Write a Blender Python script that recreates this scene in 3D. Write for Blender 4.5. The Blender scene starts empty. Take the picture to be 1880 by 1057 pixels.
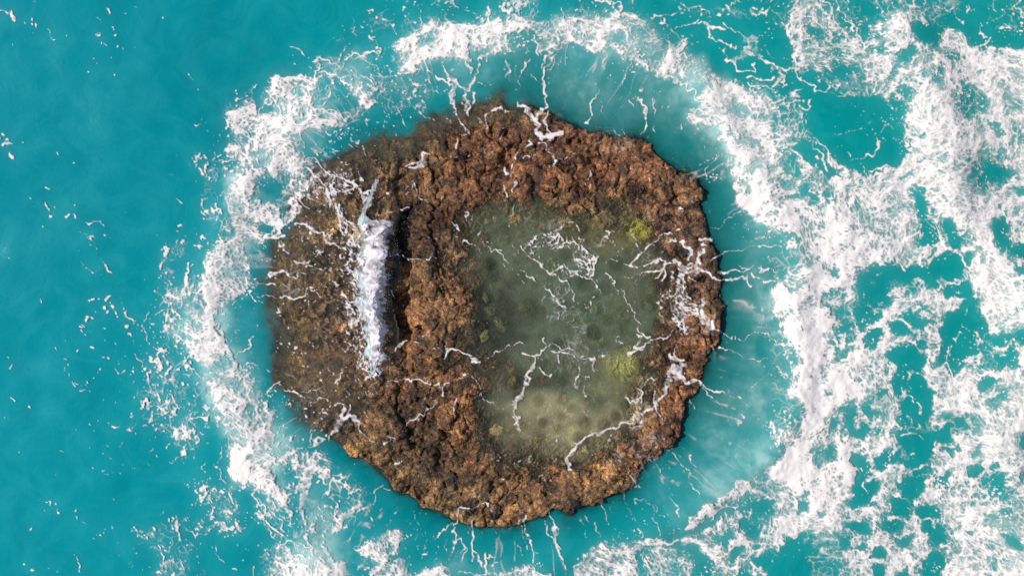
import bpy, math, random, time
import numpy as np
T_START = time.time()
SC = bpy.context.scene
COL = SC.collection
# ------------------------------------------------------------------ camera, light, exposure
PX = 0.02                                   # metres on the water per photograph pixel
cam_d = bpy.data.cameras.new('camera'); cam = bpy.data.objects.new('camera', cam_d); COL.objects.link(cam)
cam.location = (0, 0, 34.0); cam.rotation_euler = (0, 0, 0)
cam_d.sensor_width = 36; cam_d.lens = 18 / ((940 * PX) / 34.0)
cam_d.clip_start = .5; cam_d.clip_end = 20000
SC.camera = cam
SUN_EL, SUN_AZ = math.radians(43), math.radians(172)        # light comes from the left of the picture
sd = (math.cos(SUN_EL) * math.cos(SUN_AZ), math.cos(SUN_EL) * math.sin(SUN_AZ), math.sin(SUN_EL))
from mathutils import Vector
sun_d = bpy.data.lights.new('sun', 'SUN'); sun_d.energy = 4.1; sun_d.angle = math.radians(.53); sun_d.color = (1, .94, .88)
sun = bpy.data.objects.new('sun', sun_d); COL.objects.link(sun)
sun.rotation_euler = Vector(sd).to_track_quat('Z', 'Y').to_euler(); sun.location = (-30, 5, 40)
world = bpy.data.worlds.new('World'); SC.world = world; world.use_nodes = True
wn = world.node_tree; wn.nodes.clear()
sky = wn.nodes.new('ShaderNodeTexSky'); sky.sky_type = 'NISHITA'; sky.sun_disc = False
sky.sun_elevation = SUN_EL; sky.sun_rotation = math.radians(90) - SUN_AZ
bg = wn.nodes.new('ShaderNodeBackground'); bg.inputs[1].default_value = .09
wo = wn.nodes.new('ShaderNodeOutputWorld')
wn.links.new(sky.outputs[0], bg.inputs[0]); wn.links.new(bg.outputs[0], wo.inputs[0])
SC.view_settings.view_transform = 'Standard'; SC.view_settings.look = 'None'
SC.view_settings.exposure = 0.15; SC.view_settings.gamma = 1; SC.view_settings.use_curve_mapping = False
SC.render.engine = 'CYCLES'; SC.cycles.max_bounces = 5; SC.cycles.transparent_max_bounces = 12
SC.cycles.use_denoising = False
W, H = 1880, 1057
rng = np.random.RandomState(7)
def bl(n, m, cell, seed):
    """smooth value noise, mean 0, ~unit variance"""
    r = np.random.RandomState(seed)
    gy, gx = int(n / cell) + 5, int(m / cell) + 5
    R = r.randn(gy, gx).astype(np.float32)
    def mat(k, g):
        t = np.arange(k) / cell + 1 + r.rand()
        i = t.astype(int); f = (t - i)
        A = np.zeros((k, g), np.float32)
        w = [(1 - f) ** 3 / 6, (3 * f ** 3 - 6 * f ** 2 + 4) / 6, (-3 * f ** 3 + 3 * f ** 2 + 3 * f + 1) / 6, f ** 3 / 6]
        for q in range(4):
            A[np.arange(k), np.minimum(i - 1 + q, g - 1)] += w[q]
        return A
    o = mat(n, gy) @ R @ mat(m, gx).T
    return (o / 0.48).astype(np.float32)
def fbm(n, m, cell, octs, seed, gain=.5, ridged=False):
    o = 0; a = 1; s = 0
    for k in range(octs):
        v = bl(n, m, cell / 2 ** k, seed + k * 13)
        if ridged: v = .8 - np.abs(v)
        o = o + a * v; s += a * a; a *= gain
    return o / np.sqrt(s)
def sample(F, x, y):
    n, m = F.shape
    x = np.clip(x, 0, m - 1.001); y = np.clip(y, 0, n - 1.001)
    i = x.astype(np.int32); j = y.astype(np.int32); fx = (x - i).astype(np.float32); fy = (y - j).astype(np.float32)
    k = j * m + i; f = F.ravel()
    return (f[k] * (1 - fx) + f[k + 1] * fx) * (1 - fy) + (f[k + m] * (1 - fx) + f[k + m + 1] * fx) * fy
def box(a, r):
    r = int(r)
    if r < 1: return a
    for ax in (0, 1):
        p = np.pad(a, [(r + 1, r) if q == ax else (0, 0) for q in (0, 1)], mode='edge')
        c = np.cumsum(p, axis=ax, dtype=np.float64)
        a = ((c[2 * r + 1:] - c[:-2 * r - 1]) if ax == 0 else (c[:, 2 * r + 1:] - c[:, :-2 * r - 1])) / (2 * r + 1)
    return a.astype(np.float32)
def blur(a, s):
    r = max(1, int(round(s))); return box(box(a, r), r)
def sstep(a, b, x):
    t = np.clip((x - a) / (b - a), 0, 1); return t * t * (3 - 2 * t)
def inpoly(xs, ys, P):
    X, Y = np.meshgrid(xs, ys); c = np.zeros(X.shape, bool)
    n = len(P)
    for k in range(n):
        x0, y0 = P[k]; x1, y1 = P[(k + 1) % n]
        if y0 == y1: continue
        t = ((Y >= y0) != (Y >= y1))
        c ^= t & (X < (x1 - x0) * (Y - y0) / (y1 - y0) + x0)
    return c
def pts(t):
    return [tuple(float(v) for v in p.split(',')) for p in t]
def parse(txt):
    tiles = []; cur = None
    for ln in txt.split('\n'):
        q = ln.split()
        if not q: continue
        if q[0] == 'T':
            key = (int(q[1]), int(q[2])); old = [t for t in tiles if t[0] == key]
            cur = old[0] if old else (key, [])
            if not old: tiles.append(cur)
            continue
        k = q[0]
        if k == 'd': cur[1].append((k, float(q[1]), 0, pts(q[2:])))
        else: cur[1].append((k, float(q[1]), float(q[2]), pts(q[3:])))
    return tiles
PAD = 40; XF = 10
def rasterise(txt):
    B = np.zeros((H, W), np.float32); V = B.copy(); Wt = np.zeros((H, W), np.float32) + 1e-6
    S = np.zeros((H, W), np.float32)
    sw = bl(H, W, 22, 901) * .28 + bl(H, W, 9, 902) * .22
    for (ox, oy), items in parse(txt):
        n, m = 264 + 2 * PAD, 470 + 2 * PAD
        xs = np.arange(m) - PAD + .5; ys = np.arange(n) - PAD + .5
        b = np.zeros((n, m), np.float32); v = b.copy()
        for k, a, f, P in items:
            if k in 'phv':
                Q = []
                for x, y in P:
                    x /= 4; y /= 4
                    if x <= 1: x = -80
                    if x >= 469: x = 550
                    if y <= 1: y = -80
                    if y >= 263: y = 345
                    Q.append((x, y))
                mk = blur(inpoly(xs, ys, Q).astype(np.float32), max(1, f / 4 * .45))
                if k == 'v': v += (a / 9 - v) * mk * (a / 9 > v)
                else: b += (a / 9 - b) * mk
                if k == 'h' and a < 2.5: v *= 1 - mk * .75
            elif k == 's':
                _seg(S, [(ox + x / 4, oy + y / 4) for x, y in P], a / (12.5 if a < 9 else 10.5 if a < 17 else 8.2), f / 9, sw)
            elif k == 'd':
                for x, y in P: _seg(S, [(ox + x / 4, oy + y / 4), (ox + x / 4 + 1, oy + y / 4 + .7)], a / 8, 1., sw)
        wx = np.clip(np.minimum(xs + XF if ox > 0 else xs + 99, (470 + XF if ox < 1400 else 999) - xs) / (2 * XF), 0, 1)
        wy = np.clip(np.minimum(ys + XF if oy > 0 else ys + 99, (264 + XF if oy < 790 else 999) - ys) / (2 * XF), 0, 1)
        w = np.outer(wy, wx).astype(np.float32)
        x0, y0 = ox - PAD, oy - PAD
        X0, Y0, X1, Y1 = max(0, x0), max(0, y0), min(W, x0 + m), min(H, y0 + n)
        sl = (slice(Y0, Y1), slice(X0, X1)); ll = (slice(Y0 - y0, Y1 - y0), slice(X0 - x0, X1 - x0))
        B[sl] += b[ll] * w[ll]; V[sl] += v[ll] * w[ll]; Wt[sl] += w[ll]
    return B / Wt, V / Wt, S
def _seg(S, P, hw, lev, sw):
    """hw half width in px"""
    hw = max(hw, 1.0); R = hw * 2.2 + 3
    for (ax, ay), (bx, by) in zip(P[:-1], P[1:]):
        x0, x1 = int(max(0, min(ax, bx) - R)), int(min(W, max(ax, bx) + R + 1))
        y0, y1 = int(max(0, min(ay, by) - R)), int(min(H, max(ay, by) + R + 1))
        if x1 <= x0 or y1 <= y0: continue
        X, Y = np.meshgrid(np.arange(x0, x1) + .5, np.arange(y0, y1) + .5)
        dx, dy = bx - ax, by - ay; L = dx * dx + dy * dy + 1e-6
        t = np.clip(((X - ax) * dx + (Y - ay) * dy) / L, 0, 1)
        d = np.hypot(X - ax - t * dx, Y - ay - t * dy)
        h = hw * (1 + np.clip(sw[y0:y1, x0:x1], -.6, .9))
        p = lev * np.clip(1.5 - d / h, 0, 1.25)
        S[y0:y1, x0:x1] = np.maximum(S[y0:y1, x0:x1], p)
def worley(xx, yy, cell, seed):
    r = np.random.RandomState(seed); g = int(2600 / cell) + 8
    J = r.rand(g, g, 2).astype(np.float32)
    x = xx / cell + 3; y = yy / cell + 3
    i = x.astype(int); j = y.astype(int)
    f1 = np.full(x.shape, 9, np.float32); f2 = f1.copy()
    for a in (-1, 0, 1):
        for b in (-1, 0, 1):
            q = J[np.clip(j + b, 0, g - 1), np.clip(i + a, 0, g - 1)]
            d = np.hypot(i + a + q[..., 0] - x, j + b + q[..., 1] - y).astype(np.float32)
            f2 = np.minimum(f2, np.maximum(f1, d)); f1 = np.minimum(f1, d)
    return f1, f2
def equal(T):
    o = np.sort(T.ravel()[::23]); return np.interp(T.ravel(), o, np.linspace(0, 1, len(o))).reshape(T.shape).astype(np.float32)
def textures(n=H, m=W, seed=0):
    yy, xx = np.mgrid[0:n, 0:m].astype(np.float32)
    # swirl displacement: curl of a stream function, several scales, iterated
    ux = uy = 0
    for cell, amp, sd in ((90, 26, 1), (38, 13, 2), (16, 6, 3)):
        psi = bl(n, m, cell, seed + sd) * cell
        gy, gx = np.gradient(psi); ux = ux + gy * amp / 2; uy = uy - gx * amp / 2
    ux /= 2.2; uy /= 2.2
    px, py = xx.copy(), yy.copy()
    for k in range(4):
        px2 = px - sample(ux, px, py) * .5; py2 = py - sample(uy, px, py) * .5
        px, py = px2, py2
    # cell web, three scales
    wx, wy = px * .55 + xx * .45, py * .55 + yy * .45
    w = 0
    for cell, wt, sd in ((34, .85, 11), (17, .75, 12), (8.5, .45, 13)):
        f1, f2 = worley(wx, wy, cell, seed + sd)
        w = w + wt * np.exp(-(f2 - f1) * 3.6)
    w = w + .20 * fbm(n, m, 40, 3, seed + 60)
    web = equal(w)
    r0 = fbm(n, m, 46, 6, seed + 20, .62, True)
    fil = sample(r0, px, py) + .25 * fbm(n, m, 5, 2, seed + 40)
    fil = equal(fil)
    # fine curls
    f1, f2 = worley(px, py, 9, seed + 15)
    fine = equal(np.exp(-(f2 - f1) * 4) + .5 * sample(fbm(n, m, 14, 3, seed + 50, .7, True), px, py))
    vs = []
    for cell, kk, sd in ((44, 9, 81), (21, 7, 82), (11, 5.5, 83), (6, 4, 84)):
        v = sample(bl(n, m, cell, seed + sd) + .35 * bl(n, m, cell * .4, seed + sd + 50), px, py)
        vs.append(np.exp(-np.abs(v) * kk * .55))
    vein = np.clip(.75 * np.maximum(vs[0], vs[1]) + .45 * vs[2] + .35 * vs[3] - .12, 0, 1.3)
    g = 0
    for cell, kk, wt, sd in ((13, 5, .8, 91), (7.5, 4.2, .9, 92), (4.6, 3.4, .55, 93)):
        f1, f2 = worley(wx * .5 + px * .5, wy * .5 + py * .5, cell, seed + sd); g = g + wt * np.exp(-(f2 - f1) * kk)
    net = equal(g + .75 * vein + .25 * fil)
    return web, fil, fine, vein, net
def warp(A, n=H, m=W, seed=0, k=1.0):
    yy, xx = np.mgrid[0:n, 0:m].astype(np.float32)
    for cell, amp, sd in ((40, 3.2, 70), (15, 2.8, 71), (7, 1.9, 72), (3.2, .9, 73)):
        xx = xx + bl(n, m, cell, seed + sd) * amp * k; yy = yy + bl(n, m, cell, seed + sd + 9) * amp * k
    return [sample(a, xx, yy) for a in A]
RINGP = pts('1420,330 1370,240 1310,175 1240,120 1150,80 1050,58 950,50 860,75 780,95 700,115 640,135 580,185 530,205 480,235 450,300 440,370 422,450 392,520 372,580 388,640 420,700 440,780 460,840 500,900 560,960 592,1030'.split())
def shelf_w(x, y): return sstep(700, 670, x) * sstep(490, 530, x) * sstep(270, 330, y) * sstep(780, 720, y)
def foam(txt):
    B, V, S = rasterise(txt)
    web, fil, fine, vein, net = textures()
    V = blur(V, 9)
    B, S = warp([B, S]); V = warp([V], seed=400, k=2.2)[0]
    yy, xx = np.mgrid[0:H, 0:W].astype(np.float32)
    right = blur(inpoly(np.arange(W) + .5, np.arange(H) + .5, pts('1270,-5 1890,-5 1890,1060 1330,1060 1400,960 1560,900 1600,820 1570,700 1600,560 1640,440 1600,360 1540,300 1480,250 1400,190 1300,120'.split())).astype(np.float32), 22)
    right = sstep(.25, .75, right + .16 * bl(H, W, 40, 5))
    T = web * right + fil * (1 - right)
    T = equal(T * (.70 + .2 * right) + fine * (.30 - .2 * right))
    fleck = equal(bl(H, W, 2.7, 300) + .6 * bl(H, W, 6, 304) + .8 * bl(H, W, 16, 301) + .8 * net * 1.7)
    yq, xq = np.mgrid[0:H:4, 0:W:4].astype(np.float32); dq = np.full(xq.shape, 1e9, np.float32)
    for (ax, ay), (bx, by) in zip(RINGP[:-1], RINGP[1:]):
        dx, dy = bx - ax, by - ay; tt = np.clip(((xq - ax) * dx + (yq - ay) * dy) / (dx * dx + dy * dy), 0, 1)
        dq = np.minimum(dq, np.hypot(xq - ax - tt * dx, yq - ay - tt * dy))
    band = sample(np.exp(-(dq / 27) ** 2), xx / 4 + bl(H, W, 40, 341) * 1.5, yy / 4 + bl(H, W, 40, 342) * 1.5)
    B = np.maximum(B, .60 * band * (.75 + .25 * bl(H, W, 30, 343)))
    cov = np.interp(B * 9, [0, .6, 1, 2, 3, 4, 5, 6, 7, 8, 9], [-.4, -.05, .010, .05, .13, .28, .50, .72, .90, 1.04, 1.25]).astype(np.float32)
    k = sstep(.10, .32, cov)
    T2 = fleck * (1 - k) + T * k
    den = cov + T2 - 1
    # crisp lace on the right, milky wisps elsewhere
    crisp = sstep(-.22, .30, den + .60 * (net - .5)) * np.clip(.40 + .50 * net ** 1.3 + .26 * sstep(.2, .8, den), 0, 1)
    dm = den + .08 * bl(H, W, 9, 310) + .80 * (net - .55)
    milky = .44 * sstep(-.50, .15, den) * (.5 + .8 * fil) + .34 * sstep(-.25, .40, dm) + .42 * sstep(.0, 1.0, dm)
    milky = milky * (.66 + .34 * sstep(.25, .85, net + .5 * sstep(.75, 1, B)))
    # thin threads that link the patches
    w1, w2_ = worley(xx + 7 * bl(H, W, 24, 361) + 3 * bl(H, W, 8, 362), yy + 7 * bl(H, W, 24, 363) + 3 * bl(H, W, 8, 364), 23, 365)
    w3, w4 = worley(xx + 5 * bl(H, W, 14, 366) + 2 * bl(H, W, 5, 367), yy + 5 * bl(H, W, 14, 368) + 2 * bl(H, W, 5, 369), 11, 370)
    thr = np.maximum(np.exp(-(w2_ - w1) * 13) * np.clip(.6 + .7 * bl(H, W, 9, 371), 0, 1.1), .8 * np.exp(-(w4 - w3) * 8) * np.clip(.35 + .8 * bl(H, W, 12, 372), 0, 1))
    reef_m = sstep(432, 400, np.hypot(xx - 915, (yy - 575) * 1.04))
    low = sstep(-.015, .05, den)
    soft = (1 - right) * sstep(.25, .5, cov)
    a = crisp * (1 - soft) + milky * soft
    a = np.where(cov < .2, low * (.55 + .45 * net), a)
    onr = sstep(-.12, .34, cov + net - 1.02) * np.clip(.35 + .8 * net ** 2, 0, 1)
    a = a * (1 - reef_m) + onr * reef_m
    lev = blur(B, 5)
    a = np.maximum(a, thr * .80 * sstep(.16, .40, lev) * (1 - reef_m))
    pool_m = np.exp(-(((xx - 1090) / 190) ** 2 + ((yy - 530) / 190) ** 2) ** 1.5) + sstep(80, 30, np.abs(np.hypot(xx - 915, yy - 575) - 350)) * sstep(1040, 1150, xx) + .8 * shelf_w(xx, yy)
    a = np.maximum(a, thr * .62 * np.clip(pool_m, 0, 1) * reef_m * sstep(.15, .9, bl(H, W, 55, 373) * .6 + .35 + bl(H, W, 16, 374) * .3))
    # fine translucent film inside the holes of the churned area
    film = sstep(.35, .9, blur(B, 12) + .3 * (fil - .5)) * (.35 + .65 * right) * (.24 + .28 * fil ** 2 + .50 * vein ** 2) * sstep(.15, .40, B)
    a = np.maximum(a, film)
    st = S * 1.0 + (T - .55) * .34 + (fleck - .5) * .42 + .46 * (net - .5)
    st = np.where(S > .02, st * np.clip(S * 5, 0, 1), 0)
    th = np.arctan2(yy - 575, xx - 915); rr_ = np.hypot(xx - 915, yy - 575)
    rad = sample(bl(160, 2400, 11, 351) + .6 * bl(160, 2400, 5, 352), (th / 6.2832 + .5) * 2380, rr_ / 8)
    wide = sstep(.25, .8, blur(S, 4))
    tex = 1 - wide * (1 - np.clip(.30 + .75 * vein + .35 * (fine - .3), 0, 1))
    a = np.maximum(a, sstep(.26, .84, st) * np.clip(.5 + S * .5, 0, 1) * tex)
    spot = sstep(.10, .35, blur(S, 7)) * sstep(.955, .985, fleck + .0 * S) * .9
    yv, xv = yy, xx
    rlin = np.exp(-np.abs(sample(bl(140, 4000, 16, 381), (th / 6.2832 + .5) * 3990 + 3 * bl(H, W, 18, 382), rr_ / 8)) * 9) * sstep(405, 425, rr_) * sstep(560, 470, rr_) * sstep(3.05, 2.85, np.abs(th))
    a = np.maximum(a, .62 * rlin * sstep(.35, .95, .5 + .5 * bl(H, W, 26, 383) + .25 * bl(H, W, 4, 384)))
    dust = equal(bl(H, W, 1.7, 385) + .5 * bl(H, W, 9, 386) + .5 * bl(H, W, 34, 387))
    dm_ = np.clip(blur(B, 55) * 2.2, 0, 1)
    a = np.maximum(a, .9 * sstep(0, .008, dust - (1 - .030 * dm_)))
    shelf_m = sstep(720, 690, xv) * sstep(500, 520, xv) * sstep(255, 300, yv) * sstep(800, 740, yv)
    reef_m = sstep(430, 400, np.hypot(xv - 915, (yv - 575) * 1.04))
    glint_tex = equal(bl(H, W, 2.3, 331) + .55 * bl(H, W, 30, 332) + .35 * bl(H, W, 8, 333))
    spot = np.maximum(spot, sstep(0, .012, glint_tex - (1 - .008 * reef_m - .022 * shelf_m)) * .85 * reef_m)  # sun glints on reef and shelf, painted as white specks in the foam
    a = np.clip(np.maximum(a, spot), 0, 1)
    halo = blur(a, 14) * .9
    near = sstep(.1, .6, blur(B, 30))
    V = V * np.clip(1 + .22 * rad, .3, 1.6) * (.7 + .6 * fil) * (.34 + .60 * near) * (.75 + .5 * fil) + .28 * halo * (1 - .5 * right) + .20 * right * sstep(.35, .9, blur(B, 16)) * (.5 + .8 * fil) + .12 * sstep(455, 520, rr_) * sstep(620, 540, rr_) * sstep(1150, 1330, xx) * (.6 + .6 * fil)
    return a, np.clip(V, 0, 1), T, B, S
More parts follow.
